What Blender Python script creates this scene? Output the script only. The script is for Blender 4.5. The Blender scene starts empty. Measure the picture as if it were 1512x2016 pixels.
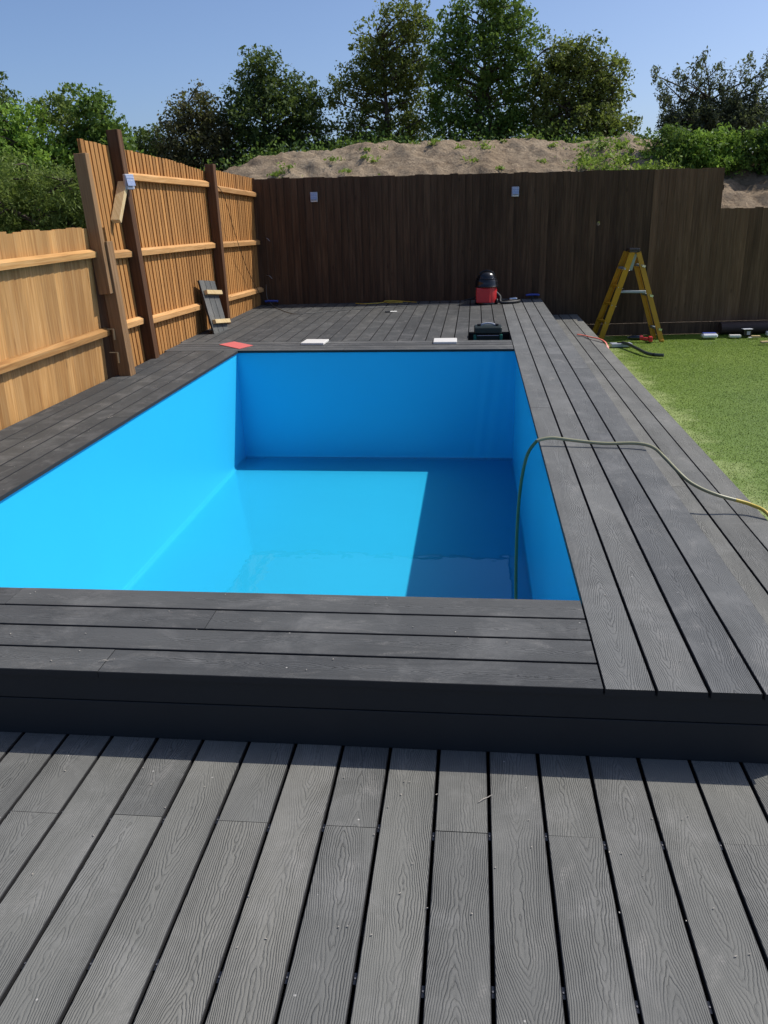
import bpy, bmesh, math, random
import numpy as np
from mathutils import Vector, Matrix, noise

random.seed(7)
rng = np.random.default_rng(7)
R = math.radians
SC = bpy.context.scene
COL = SC.collection

# ------------------------------------------------------------------ camera
CAM_H = 1.338
PITCH, YAW, ROLL, FPX = 0.3439, 0.1091, -0.0238, 1675.3
cam = bpy.data.cameras.new('camera')
cam.sensor_fit = 'VERTICAL'
cam.sensor_height = 24.0
cam.lens = FPX / 2016 * 24.0
cam.clip_start = 0.05
cam.clip_end = 2000
co = bpy.data.objects.new('camera', cam)
COL.objects.link(co)
_f = Vector((-math.sin(YAW) * math.cos(PITCH), math.cos(YAW) * math.cos(PITCH), -math.sin(PITCH)))
_r = Vector((math.cos(YAW), math.sin(YAW), 0))
_u = _r.cross(_f)
_r2 = _r * math.cos(ROLL) + _u * math.sin(ROLL)
_u2 = -_r * math.sin(ROLL) + _u * math.cos(ROLL)
co.matrix_world = Matrix(((_r2.x, _u2.x, -_f.x, 0), (_r2.y, _u2.y, -_f.y, 0), (_r2.z, _u2.z, -_f.z, CAM_H), (0, 0, 0, 1)))
SC.camera = co

# ------------------------------------------------------------------ light
SUN = Vector((0.735, 0.38, 1.0)).normalized()
SUN_EL = math.asin(SUN.z)
SUN_AZ = math.atan2(SUN.x, SUN.y)          # clockwise from +Y
w = bpy.data.worlds.new('World')
SC.world = w
w.use_nodes = True
nt = w.node_tree
sky = nt.nodes.new('ShaderNodeTexSky')
sky.sky_type = 'NISHITA'
sky.sun_disc = False
sky.sun_elevation = SUN_EL
sky.sun_rotation = SUN_AZ
sky.air_density = 0.66
sky.dust_density = 1.9
sky.ozone_density = 5.5
bg = nt.nodes['Background']
bg.inputs['Strength'].default_value = 0.138
nt.links.new(sky.outputs[0], bg.inputs[0])
sl = bpy.data.lights.new('sun', 'SUN')
sl.energy = 3.7
sl.angle = R(0.55)
sl.color = (1.0, 0.95, 0.87)
so = bpy.data.objects.new('sun', sl)
COL.objects.link(so)
so.location = SUN * 60
so.rotation_euler = SUN.to_track_quat('Z', 'Y').to_euler()
SC.view_settings.view_transform = 'Standard'
SC.view_settings.look = 'None'
SC.view_settings.exposure = 0.15
SC.view_settings.gamma = 1.0
SC.view_settings.use_curve_mapping = False
SC.render.engine = 'CYCLES'
SC.cycles.use_denoising = True
SC.cycles.max_bounces = 14
SC.cycles.diffuse_bounces = 10
SC.cycles.transparent_max_bounces = 12
SC.cycles.caustics_reflective = False
SC.cycles.caustics_refractive = False

# ------------------------------------------------------------------ node helpers
def new_mat(name):
    m = bpy.data.materials.new(name)
    m.use_nodes = True
    t = m.node_tree
    return m, t, t.nodes['Principled BSDF']

def nd(t, kind, **kw):
    n = t.nodes.new('ShaderNode' + kind)
    for k, v in kw.items():
        if k.startswith('i_'):
            key = k[2:]
            key = int(key) if key.isdigit() else key
            s = n.inputs[key]
            if hasattr(v, 'is_linked'):
                t.links.new(v, s)
            else:
                s.default_value = v
        else:
            setattr(n, k, v)
    return n

def ma(t, op, a, b=None, c=None, clamp=False):
    n = t.nodes.new('ShaderNodeMath')
    n.operation = op
    n.use_clamp = clamp
    for i, v in enumerate((a, b, c)):
        if v is None:
            continue
        if hasattr(v, 'is_linked'):
            t.links.new(v, n.inputs[i])
        else:
            n.inputs[i].default_value = v
    return n.outputs[0]

def ramp(t, fac, stops, interp='LINEAR'):
    n = t.nodes.new('ShaderNodeValToRGB')
    t.links.new(fac, n.inputs[0])
    cr = n.color_ramp
    cr.interpolation = interp
    while len(cr.elements) < len(stops):
        cr.elements.new(0.5)
    for e, (p, c) in zip(cr.elements, stops):
        e.position = p
        e.color = (*c, 1) if len(c) == 3 else c
    return n.outputs[0]

def mixc(t, fac, a, b, mode='MIX'):
    n = t.nodes.new('ShaderNodeMix')
    n.data_type = 'RGBA'
    n.blend_type = mode
    for key, v in ((0, fac), (6, a), (7, b)):
        s = n.inputs[key]
        if hasattr(v, 'is_linked'):
            t.links.new(v, s)
        else:
            s.default_value = v if key == 0 else (*v, 1)
    return n.outputs[2]

def comb(t, x, y, z):
    n = t.nodes.new('ShaderNodeCombineXYZ')
    for i, v in enumerate((x, y, z)):
        if hasattr(v, 'is_linked'):
            t.links.new(v, n.inputs[i])
        else:
            n.inputs[i].default_value = v
    return n.outputs[0]

def noi(t, vec, scale, detail=2.0, rough=0.5, dist=0.0):
    n = nd(t, 'TexNoise')
    t.links.new(vec, n.inputs['Vector'])
    n.inputs['Scale'].default_value = scale
    n.inputs['Detail'].default_value = detail
    n.inputs['Roughness'].default_value = rough
    n.inputs['Distortion'].default_value = dist
    return n.outputs[0]

def coords(t):
    tc = nd(t, 'TexCoord')
    oi = nd(t, 'ObjectInfo')
    sep = nd(t, 'SeparateXYZ')
    t.links.new(tc.outputs['Object'], sep.inputs[0])
    return tc, oi, sep

def simple(name, col, rough=0.5, metal=0.0, spec=0.5, var=0.12, scale=30.0, bump=0.0):
    m, t, p = new_mat(name)
    tc = nd(t, 'TexCoord')
    f = noi(t, tc.outputs['Object'], scale, 4)
    c = mixc(t, f, tuple(max(0, x * (1 - var)) for x in col), tuple(min(1, x * (1 + var)) for x in col))
    t.links.new(c, p.inputs['Base Color'])
    p.inputs['Roughness'].default_value = rough
    p.inputs['Metallic'].default_value = metal
    p.inputs['Specular IOR Level'].default_value = spec
    if bump:
        b = nd(t, 'Bump', i_Strength=bump, i_Distance=0.002)
        t.links.new(f, b.inputs['Height'])
        t.links.new(b.outputs[0], p.inputs['Normal'])
    return m

# ------------------------------------------------------------------ materials
def deck_material():
    m, t, p = new_mat('composite_decking')
    tc, oi, sep = coords(t)
    rnd = ma(t, 'MULTIPLY', oi.outputs['Random'], 97.0)
    x, y = sep.outputs[0], ma(t, 'ADD', sep.outputs[1], rnd)
    v1 = comb(t, 0.0, y, rnd)
    wander = ma(t, 'MULTIPLY', ma(t, 'SUBTRACT', noi(t, v1, 0.9, 1), 0.5), 0.13)
    xr = ma(t, 'DIVIDE', ma(t, 'SUBTRACT', x, wander), 0.073)
    arch = ma(t, 'MULTIPLY', ma(t, 'POWER', ma(t, 'ABSOLUTE', xr), 1.3), 12.5)
    along = ma(t, 'MULTIPLY', noi(t, v1, 1.2, 1.5), 32.0)
    warp = ma(t, 'MULTIPLY', noi(t, comb(t, ma(t, 'MULTIPLY', x, 12.0), ma(t, 'MULTIPLY', y, 5.0), rnd), 1.0, 2), 4.2)
    mid = ma(t, 'SUBTRACT', 1.0, ma(t, 'ABSOLUTE', xr), clamp=True)
    jag = ma(t, 'MULTIPLY', ma(t, 'MULTIPLY', noi(t, comb(t, ma(t, 'MULTIPLY', x, 70.0), ma(t, 'MULTIPLY', y, 26.0), rnd), 1.0, 2), 1.9), mid)
    v = ma(t, 'ADD', ma(t, 'ADD', arch, along), ma(t, 'ADD', warp, jag))
    wn = nd(t, 'TexWhiteNoise', noise_dimensions='1D')
    t.links.new(ma(t, 'FLOOR', v), wn.inputs['W'])
    s = ma(t, 'SINE', ma(t, 'MULTIPLY', ma(t, 'FRACT', v), 3.14159))
    s = ma(t, 'POWER', s, 0.55)                      # broad ridges, thin grooves between
    s = ma(t, 'SUBTRACT', 1.0, ma(t, 'MULTIPLY', ma(t, 'SUBTRACT', 1.0, s), ma(t, 'ADD', ma(t, 'MULTIPLY', wn.outputs['Value'], 0.5), 0.5)))
    # worn patches where the emboss is shallow
    shallow = ramp(t, noi(t, comb(t, ma(t, 'MULTIPLY', x, 6.0), ma(t, 'MULTIPLY', y, 2.2), rnd), 1.0, 3), [(0.34, (0.25,) * 3), (0.60, (1,) * 3)])
    fine = noi(t, comb(t, ma(t, 'MULTIPLY', x, 420.0), ma(t, 'MULTIPLY', y, 60.0), 0.0), 1.0, 2)
    h = ma(t, 'ADD', ma(t, 'MULTIPLY', s, shallow), ma(t, 'MULTIPLY', fine, 0.22))
    tone = ramp(t, oi.outputs['Random'], [(0.0, (0.098, 0.101, 0.098)), (0.35, (0.113, 0.116, 0.111)), (0.7, (0.123, 0.126, 0.119)), (1.0, (0.138, 0.138, 0.127))])
    sv = ma(t, 'SUBTRACT', 1.0, ma(t, 'MULTIPLY', ma(t, 'SUBTRACT', 1.0, s), shallow))
    tone = mixc(t, 1.0, tone, ramp(t, sv, [(0.0, (0.30,) * 3), (0.6, (0.90,) * 3), (1.0, (1.15,) * 3)]), 'MULTIPLY')
    tone = mixc(t, 1.0, tone, oi.outputs['Color'], 'MULTIPLY')
    blot = ramp(t, noi(t, tc.outputs['Object'], 2.3, 4, 0.6), [(0.3, (0.90, 0.90, 0.91)), (0.7, (1.08, 1.07, 1.06))])
    tone = mixc(t, 1.0, tone, blot, 'MULTIPLY')
    # pale dust scuffs
    sc1 = noi(t, comb(t, ma(t, 'MULTIPLY', x, 14.0), ma(t, 'MULTIPLY', y, 5.0), ma(t, 'ADD', rnd, 4.0)), 1.0, 5, 0.65, 0.6)
    scf = ramp(t, sc1, [(0.57, (0,) * 3), (0.76, (1,) * 3)])
    sc2 = noi(t, tc.outputs['Object'], 160.0, 2)
    scm = ma(t, 'MULTIPLY', ma(t, 'MULTIPLY', scf, ramp(t, sc2, [(0.35, (0.15,) * 3), (0.7, (1,) * 3)])), 0.5)
    tone = mixc(t, scm, tone, (0.36, 0.34, 0.31))
    # building dust lying across the boards, and pale specks
    geo = nd(t, 'NewGeometry')
    du = noi(t, geo.outputs['Position'], 3.2, 7, 0.7, 0.5)
    duf = ramp(t, du, [(0.50, (0,) * 3), (0.74, (1,) * 3)])
    duf = ma(t, 'MULTIPLY', duf, ma(t, 'ADD', ma(t, 'MULTIPLY', s, 0.18), 0.06))
    tone = mixc(t, duf, tone, (0.42, 0.41, 0.39))
    vo = nd(t, 'TexVoronoi', feature='F1', i_Scale=9.0)
    t.links.new(geo.outputs['Position'], vo.inputs['Vector'])
    spk = ramp(t, vo.outputs['Distance'], [(0.018, (1,) * 3), (0.032, (0,) * 3)])
    tone = mixc(t, ma(t, 'MULTIPLY', spk, 0.7), tone, (0.55, 0.53, 0.49))
    t.links.new(tone, p.inputs['Base Color'])
    p.inputs['Roughness'].default_value = 0.74
    p.inputs['Specular IOR Level'].default_value = 0.2
    b = nd(t, 'Bump', i_Strength=0.9, i_Distance=0.003)
    t.links.new(h, b.inputs['Height'])
    t.links.new(b.outputs[0], p.inputs['Normal'])
    return m

def timber_material(name, dark, mid, light, grain=1.0, knots=True, rough=0.75, stain=0.0):
    """sawn softwood; the grain runs along local z"""
    m, t, p = new_mat(name)
    tc, oi, sep = coords(t)
    rnd = ma(t, 'MULTIPLY', oi.outputs['Random'], 53.0)
    x, y, z = sep.outputs
    zz = ma(t, 'ADD', z, rnd)
    g1 = noi(t, comb(t, ma(t, 'MULTIPLY', ma(t, 'ADD', x, y), 38.0), rnd, ma(t, 'MULTIPLY', zz, 1.6)), 1.0, 4, 0.55, 0.7)
    g2 = noi(t, comb(t, ma(t, 'MULTIPLY', x, 160.0), ma(t, 'MULTIPLY', y, 160.0), ma(t, 'MULTIPLY', zz, 5.0)), 1.0, 2)
    c = ramp(t, g1, [(0.25, dark), (0.5, mid), (0.75, light)])
    c = mixc(t, 0.35 * grain, c, ramp(t, g2, [(0.3, (0.55,) * 3), (0.7, (1.25,) * 3)]), 'MULTIPLY')
    tone = ramp(t, oi.outputs['Random'], [(0.0, (0.78, 0.75, 0.72)), (0.5, (1.0, 1.0, 1.0)), (1.0, (1.18, 1.16, 1.12))])
    c = mixc(t, 1.0, c, tone, 'MULTIPLY')
    if knots:
        vo = nd(t, 'TexVoronoi', feature='F1', i_Scale=1.0, i_Randomness=1.0)
        t.links.new(comb(t, ma(t, 'MULTIPLY', ma(t, 'ADD', x, y), 9.0), rnd, ma(t, 'MULTIPLY', zz, 2.6)), vo.inputs['Vector'])
        k = ramp(t, vo.outputs['Distance'], [(0.03, (1,) * 3), (0.13, (0,) * 3)])
        c = mixc(t, ma(t, 'MULTIPLY', k, 0.6), c, tuple(q * 0.45 for q in dark))
    if stain:
        s = ramp(t, noi(t, comb(t, ma(t, 'MULTIPLY', ma(t, 'ADD', x, y), 7.0), rnd, ma(t, 'MULTIPLY', zz, 0.8)), 1.0, 4, 0.6), [(0.4, (1,) * 3), (0.75, (1 - stain,) * 3)])
        c = mixc(t, 1.0, c, s, 'MULTIPLY')
    t.links.new(c, p.inputs['Base Color'])
    p.inputs['Roughness'].default_value = rough
    p.inputs['Specular IOR Level'].default_value = 0.25
    b = nd(t, 'Bump', i_Strength=0.4, i_Distance=0.002)
    t.links.new(g2, b.inputs['Height'])
    t.links.new(b.outputs[0], p.inputs['Normal'])
    return m

def pool_material():
    m, t, p = new_mat('pool_liner_blue')
    tc = nd(t, 'TexCoord')
    f = noi(t, tc.outputs['Object'], 1.6, 3)
    c = mixc(t, f, (0.030, 0.495, 0.795), (0.030, 0.525, 0.825))
    t.links.new(c, p.inputs['Base Color'])
    p.inputs['Roughness'].default_value = 0.32
    p.inputs['Specular IOR Level'].default_value = 0.45
    b = nd(t, 'Bump', i_Strength=0.35, i_Distance=0.012)
    sp = nd(t, 'SeparateXYZ')
    t.links.new(tc.outputs['Object'], sp.inputs[0])
    # slack folds of the liner near the far right corner
    u = ma(t, 'ADD', sp.outputs[0], ma(t, 'MULTIPLY', sp.outputs[2], -0.10))
    fold = ma(t, 'SINE', ma(t, 'MULTIPLY', u, 46.0))
    msk = ramp(t, u, [(0.02, (0,) * 3), (0.18, (1,) * 3), (0.34, (0.6,) * 3), (0.44, (0,) * 3)])
    fm = ma(t, 'MULTIPLY', ma(t, 'MULTIPLY', fold, msk), ma(t, 'GREATER_THAN', sp.outputs[1], 8.45))
    hgt = ma(t, 'ADD', ma(t, 'MULTIPLY', noi(t, tc.outputs['Object'], 2.2, 2), 0.6), ma(t, 'MULTIPLY', fm, 0.35))
    t.links.new(hgt, b.inputs['Height'])
    t.links.new(b.outputs[0], p.inputs['Normal'])
    return m

def water_material():
    m, t, p = new_mat('shallow_water')
    t.nodes.remove(p)
    out = t.nodes['Material Output']
    tc = nd(t, 'TexCoord')
    b = nd(t, 'Bump', i_Strength=0.12, i_Distance=0.02)
    t.links.new(noi(t, tc.outputs['Object'], 4.0, 2), b.inputs['Height'])
    fr = nd(t, 'Fresnel', i_IOR=1.33)
    t.links.new(b.outputs[0], fr.inputs['Normal'])
    tr = nd(t, 'BsdfTransparent')
    tr.inputs[0].default_value = (0.97, 0.995, 1.0, 1)
    gl = nd(t, 'BsdfGlossy')
    gl.inputs['Roughness'].default_value = 0.0
    gl.inputs['Color'].default_value = (0.45, 0.85, 1.0, 1)
    t.links.new(b.outputs[0], gl.inputs['Normal'])
    mx = nd(t, 'MixShader')
    t.links.new(fr.outputs[0], mx.inputs[0])
    t.links.new(tr.outputs[0], mx.inputs[1])
    t.links.new(gl.outputs[0], mx.inputs[2])
    t.links.new(mx.outputs[0], out.inputs[0])
    return m

def leaf_material(name, c0, c1, c2, trans=0.5):
    m, t, p = new_mat(name)
    out = t.nodes['Material Output']
    geo = nd(t, 'NewGeometry')
    tc = nd(t, 'TexCoord')
    big = noi(t, tc.outputs['Object'], 0.9, 3)
    f = ma(t, 'ADD', ma(t, 'MULTIPLY', geo.outputs['Random Per Island'], 0.55), ma(t, 'MULTIPLY', big, 0.6))
    c = ramp(t, f, [(0.2, c0), (0.55, c1), (0.95, c2)])
    t.links.new(c, p.inputs['Base Color'])
    p.inputs['Roughness'].default_value = 0.55
    p.inputs['Specular IOR Level'].default_value = 0.3
    tl = nd(t, 'BsdfTranslucent')
    t.links.new(mixc(t, 0.5, c, (0.12, 0.16, 0.02)), tl.inputs[0])
    mx = nd(t, 'MixShader')
    mx.inputs[0].default_value = trans
    t.links.new(p.outputs[0], mx.inputs[1])
    t.links.new(tl.outputs[0], mx.inputs[2])
    t.links.new(mx.outputs[0], out.inputs[0])
    return m

def soil_material():
    m, t, p = new_mat('dry_soil')
    tc = nd(t, 'TexCoord')
    v = tc.outputs['Object']
    a = noi(t, v, 0.35, 4, 0.6)
    b_ = noi(t, v, 4.5, 8, 0.75)
    c = ramp(t, a, [(0.3, (0.26, 0.19, 0.12)), (0.5, (0.39, 0.30, 0.205)), (0.7, (0.47, 0.38, 0.27))])
    c = mixc(t, 1.0, c, ramp(t, b_, [(0.3, (0.55, 0.52, 0.5)), (0.55, (1.0,) * 3), (0.75, (1.2, 1.18, 1.15))]), 'MULTIPLY')
    t.links.new(c, p.inputs['Base Color'])
    p.inputs['Roughness'].default_value = 0.95
    p.inputs['Specular IOR Level'].default_value = 0.1
    bm_ = nd(t, 'Bump', i_Strength=1.0, i_Distance=0.16)
    t.links.new(b_, bm_.inputs['Height'])
    t.links.new(bm_.outputs[0], p.inputs['Normal'])
    return m

def lawn_material(name, blades):
    m, t, p = new_mat(name)
    tc = nd(t, 'TexCoord')
    v = tc.outputs['Object']
    big = noi(t, v, 1.3, 4, 0.6)
    c = ramp(t, big, [(0.3, (0.112, 0.182, 0.014)), (0.55, (0.134, 0.208, 0.019)), (0.75, (0.168, 0.242, 0.030))])
    sep = nd(t, 'SeparateXYZ')
    t.links.new(v, sep.inputs[0])
    # sheen of the brushed pile painted as a paler band along the deck
    edge = ma(t, 'ADD', ma(t, 'SUBTRACT', sep.outputs[0], 1.55), ma(t, 'MULTIPLY', ma(t, 'SUBTRACT', noi(t, v, 2.6, 4, 0.65), 0.5), 1.3))
    ef = ramp(t, edge, [(0.0, (1,) * 3), (0.55, (0,) * 3)])
    c = mixc(t, ma(t, 'MULTIPLY', ef, 0.65), c, (0.60, 0.64, 0.28))
    if blades:
        geo = nd(t, 'NewGeometry')
        c = mixc(t, 1.0, c, ramp(t, geo.outputs['Random Per Island'], [(0.0, (0.85, 0.88, 0.8)), (0.6, (1.0,) * 3), (0.96, (1.06, 1.05, 1.05)), (1.0, (1.35, 1.25, 1.5))]), 'MULTIPLY')
    else:
        c = mixc(t, 1.0, c, (0.97, 0.97, 0.97), 'MULTIPLY')
    t.links.new(c, p.inputs['Base Color'])
    p.inputs['Roughness'].default_value = 0.5
    p.inputs['Specular IOR Level'].default_value = 0.35
    return m

M = {}
M['deck'] = deck_material()
M['fascia'] = simple('shade_dark_fascia', (0.012, 0.014, 0.017), 0.6, var=0.2, scale=6)  # shade on the step face is put into this near-black base
M['core'] = simple('composite_core', (0.016, 0.016, 0.017), 0.7)
M['joist'] = simple('joist_black', (0.012, 0.012, 0.013), 0.9)
M['pool'] = pool_material()
M['water'] = water_material()
M['pale_timber'] = timber_material('pale_fence_timber', (0.37, 0.180, 0.058), (0.53, 0.290, 0.102), (0.63, 0.385, 0.165), 0.8, True, stain=0.25)
M['orange_timber'] = timber_material('orange_fence_timber', (0.31, 0.140, 0.042), (0.44, 0.215, 0.066), (0.53, 0.28, 0.096), 0.9, True, stain=0.2)
M['rail_timber'] = timber_material('rail_timber', (0.42, 0.215, 0.075), (0.55, 0.305, 0.118), (0.64, 0.38, 0.17), 0.9)
M['post_timber'] = timber_material('dark_post_timber', (0.075, 0.036, 0.017), (0.125, 0.061, 0.029), (0.180, 0.098, 0.050), 0.8)
M['postA_timber'] = timber_material('brown_post_timber', (0.15, 0.085, 0.040), (0.235, 0.138, 0.066), (0.30, 0.185, 0.095), 0.8)
M['rear_timber'] = timber_material('stained_rear_timber', (0.062, 0.034, 0.019), (0.100, 0.058, 0.033), (0.140, 0.085, 0.049), 1.0, True, stain=0.45)
M['rear_timber2'] = timber_material('weathered_rear_timber', (0.120, 0.066, 0.037), (0.172, 0.098, 0.056), (0.220, 0.132, 0.080), 1.0, True, stain=0.35)
M['raw_timber'] = timber_material('raw_pine', (0.55, 0.38, 0.17), (0.70, 0.53, 0.28), (0.78, 0.63, 0.38), 0.6)
M['soil'] = soil_material()
M['lawn'] = lawn_material('lawn_backing', False)
M['blade'] = lawn_material('lawn_blades', True)
M['black_plastic'] = simple('black_plastic', (0.012, 0.012, 0.014), 0.22, spec=0.6)
M['black_rubber'] = simple('black_rubber', (0.018, 0.018, 0.019), 0.55)
M['red_plastic'] = simple('red_plastic', (0.62, 0.035, 0.04), 0.35)
M['salmon_plastic'] = simple('salmon_plastic', (0.72, 0.16, 0.11), 0.5)
M['red_card'] = simple('red_card', (0.62, 0.13, 0.12), 0.85)
M['white_tile'] = simple('white_tile', (0.78, 0.76, 0.71), 0.4, var=0.08, scale=12)
M['white_plastic'] = simple('white_plastic', (0.80, 0.80, 0.82), 0.4)
M['blue_plastic'] = simple('blue_plastic', (0.045, 0.075, 0.36), 0.4)
M['green_plastic'] = simple('green_plastic', (0.010, 0.13, 0.10), 0.4)
M['dark_green'] = simple('dark_green_plastic', (0.010, 0.020, 0.018), 0.45)
M['chrome'] = simple('chrome', (0.75, 0.75, 0.76), 0.2, 1.0)
M['steel'] = simple('dull_steel', (0.45, 0.46, 0.47), 0.4, 1.0)
M['screw'] = simple('dark_screw', (0.16, 0.16, 0.17), 0.5, 0.6)
M['chip'] = simple('pale_chip', (0.42, 0.38, 0.32), 0.9)
M['grey_plastic'] = simple('dark_grey_plastic', (0.055, 0.06, 0.055), 0.35)
M['aluminium'] = simple('grey_aluminium', (0.34, 0.40, 0.42), 0.45, 0.4)
M['yellow_fibre'] = simple('yellow_fibreglass', (0.56, 0.29, 0.012), 0.5, var=0.18, scale=9)
M['hose_green'] = simple('green_hose', (0.09, 0.16, 0.06), 0.4)
M['hose_grey'] = simple('olive_hose', (0.30, 0.29, 0.17), 0.4)
M['hose_yellow'] = simple('yellow_hose', (0.62, 0.46, 0.06), 0.4)
M['cable_black'] = simple('black_cable', (0.02, 0.02, 0.02), 0.5)
M['cable_white'] = simple('grey_cable', (0.16, 0.155, 0.14), 0.5)
M['cable_yellow'] = simple('yellow_cable', (0.60, 0.42, 0.05), 0.5)
M['solar_glass'] = simple('solar_glass', (0.30, 0.36, 0.52), 0.12, 0.0, 0.9, var=0.3, scale=60)
M['silver_plastic'] = simple('silver_plastic', (0.42, 0.44, 0.50), 0.3)
M['bark'] = simple('bark', (0.075, 0.055, 0.04), 0.95, var=0.35, scale=14, bump=0.8)
M['brown_roll'] = simple('brown_roll', (0.055, 0.032, 0.026), 0.7)

# ------------------------------------------------------------------ mesh helpers
class MB:
    def __init__(s):
        s.v, s.f, s.m = [], [], []
        s.mi = 0
    def poly(s, verts, faces):
        o = len(s.v)
        s.v += [tuple(p) for p in verts]
        s.f += [tuple(o + i for i in f) for f in faces]
        s.m += [s.mi] * len(faces)
    def box(s, c, size, rot=None, ch=0.0):
        hx, hy, hz = (q / 2 for q in size)
        if ch <= 0:
            P = [(a * hx, b * hy, d * hz) for d in (-1, 1) for a, b in ((-1, -1), (1, -1), (1, 1), (-1, 1))]
            F = [(3, 2, 1, 0), (4, 5, 6, 7), (0, 1, 5, 4), (1, 2, 6, 5), (2, 3, 7, 6), (3, 0, 4, 7)]
        else:
            P, F = [], []
            idx = {}
            for a in (-1, 1):
                for b in (-1, 1):
                    for d in (-1, 1):
                        for k in range(3):
                            q = [a * hx, b * hy, d * hz]
                            sg = (a, b, d)
                            for j in range(3):
                                if j != k:
                                    q[j] -= sg[j] * ch
                            idx[(a, b, d, k)] = len(P)
                            P.append(tuple(q))
            for k in range(3):
                i, j = [q for q in range(3) if q != k]
                for sg in (-1, 1):
                    ring = []
                    for ci, cj in ((-1, -1), (1, -1), (1, 1), (-1, 1)):
                        q = [0, 0, 0]; q[k] = sg; q[i] = ci; q[j] = cj
                        ring.append(idx[(*q, k)])
                    F.append(tuple(ring))
            for k in range(3):
                i, j = [q for q in range(3) if q != k]
                for ci in (-1, 1):
                    for cj in (-1, 1):
                        q0 = [0, 0, 0]; q0[i] = ci; q0[j] = cj
                        q1 = list(q0); q0[k] = -1; q1[k] = 1
                        F.append((idx[(*q0, i)], idx[(*q1, i)], idx[(*q1, j)], idx[(*q0, j)]))
            for a in (-1, 1):
                for b in (-1, 1):
                    for d in (-1, 1):
                        F.append((idx[(a, b, d, 0)], idx[(a, b, d, 1)], idx[(a, b, d, 2)]))
        if rot is not None:
            P = [rot @ Vector(p) for p in P]
        s.poly([(p[0] + c[0], p[1] + c[1], p[2] + c[2]) for p in P], F)
        return s
    def bar(s, a, b, wd, th, up=(0, 0, 1), ch=0.0):
        a, b = Vector(a), Vector(b)
        d = b - a
        z = d.normalized()
        x = Vector(up).cross(z)
        if x.length < 1e-4:
            x = Vector((1, 0, 0)).cross(z)
        x.normalize()
        y = z.cross(x)
        rot = Matrix((x, y, z)).transposed()
        s.box((a + b) / 2, (wd, th, d.length), rot, ch)
        return s
    def prism(s, prof, y0, y1, plane='xz'):
        n = len(prof)
        P = []
        for yv in (y0, y1):
            for a, b in prof:
                P.append({'xz': (a, yv, b), 'xy': (a, b, yv), 'yz': (yv, a, b)}[plane])
        F = [tuple(range(n)), tuple(range(2 * n - 1, n - 1, -1))]
        F += [(i, i + n, (i + 1) % n + n, (i + 1) % n) for i in range(n)]
        s.poly(P, F)
        return s
    def tube(s, pts, rad, n=8, cap=True):
        pts = [Vector(p) for p in pts]
        if not hasattr(rad, '__len__'):
            rad = [rad] * len(pts)
        ref = None
        P, F = [], []
        for i, p in enumerate(pts):
            d = (pts[min(i + 1, len(pts) - 1)] - pts[max(i - 1, 0)])
            d = d.normalized() if d.length > 1e-9 else Vector((0, 0, 1))
            if ref is None:
                ref = d.orthogonal().normalized()
            ref = (ref - d * ref.dot(d))
            ref = ref.normalized() if ref.length > 1e-6 else d.orthogonal().normalized()
            b = d.cross(ref)
            for k in range(n):
                a = 2 * math.pi * k / n
                P.append(p + (ref * math.cos(a) + b * math.sin(a)) * rad[i])
        for i in range(len(pts) - 1):
            for k in range(n):
                F.append((i * n + k, i * n + (k + 1) % n, (i + 1) * n + (k + 1) % n, (i + 1) * n + k))
        if cap:
            F.append(tuple(range(n - 1, -1, -1)))
            F.append(tuple((len(pts) - 1) * n + k for k in range(n)))
        s.poly(P, F)
        return s
    def lathe(s, prof, n=28, c=(0, 0, 0), sx=1.0, sy=1.0):
        P, F = [], []
        for r, z in prof:
            for k in range(n):
                a = 2 * math.pi * k / n
                P.append((c[0] + r * sx * math.cos(a), c[1] + r * sy * math.sin(a), c[2] + z))
        for i in range(len(prof) - 1):
            for k in range(n):
                F.append((i * n + k, i * n + (k + 1) % n, (i + 1) * n + (k + 1) % n, (i + 1) * n + k))
        F.append(tuple(range(n - 1, -1, -1)))
        F.append(tuple((len(prof) - 1) * n + k for k in range(n)))
        s.poly(P, F)
        return s
    def mesh(s, name, mats, smooth=False):
        me = bpy.data.meshes.new(name)
        me.from_pydata(s.v, [], s.f)
        for m in (mats if isinstance(mats, (list, tuple)) else [mats]):
            me.materials.append(m)
        me.polygons.foreach_set('material_index', s.m)
        bm = bmesh.new(); bm.from_mesh(me)
        bmesh.ops.recalc_face_normals(bm, faces=bm.faces)
        bm.to_mesh(me); bm.free()
        if smooth:
            me.shade_auto_smooth(angle=R(35)) if hasattr(me, 'shade_auto_smooth') else None
            me.polygons.foreach_set('use_smooth', [True] * len(me.polygons))
            try:
                me.set_sharp_from_angle(angle=R(38))
            except Exception:
                pass
        me.update()
        return me
    def build(s, name, mats, parent=None, loc=(0, 0, 0), smooth=False):
        return link(name, s.mesh(name, mats, smooth), parent, loc)

def link(name, me, parent=None, loc=(0, 0, 0), rot=(0, 0, 0)):
    o = bpy.data.objects.new(name, me)
    COL.objects.link(o)
    o.location = loc
    o.rotation_euler = rot
    if parent is not None:
        o.parent = parent
    return o

def tag(o, label, cat, group=None, kind=None):
    o['label'] = label
    o['category'] = cat
    if group: o['group'] = group
    if kind: o['kind'] = kind
    return o

def thing(name, label, cat, loc=(0, 0, 0), rz=0.0, group=None, kind=None):
    o = link(name, None, None, loc, (0, 0, rz))
    o.empty_display_size = 0.1
    return tag(o, label, cat, group, kind)

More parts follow.
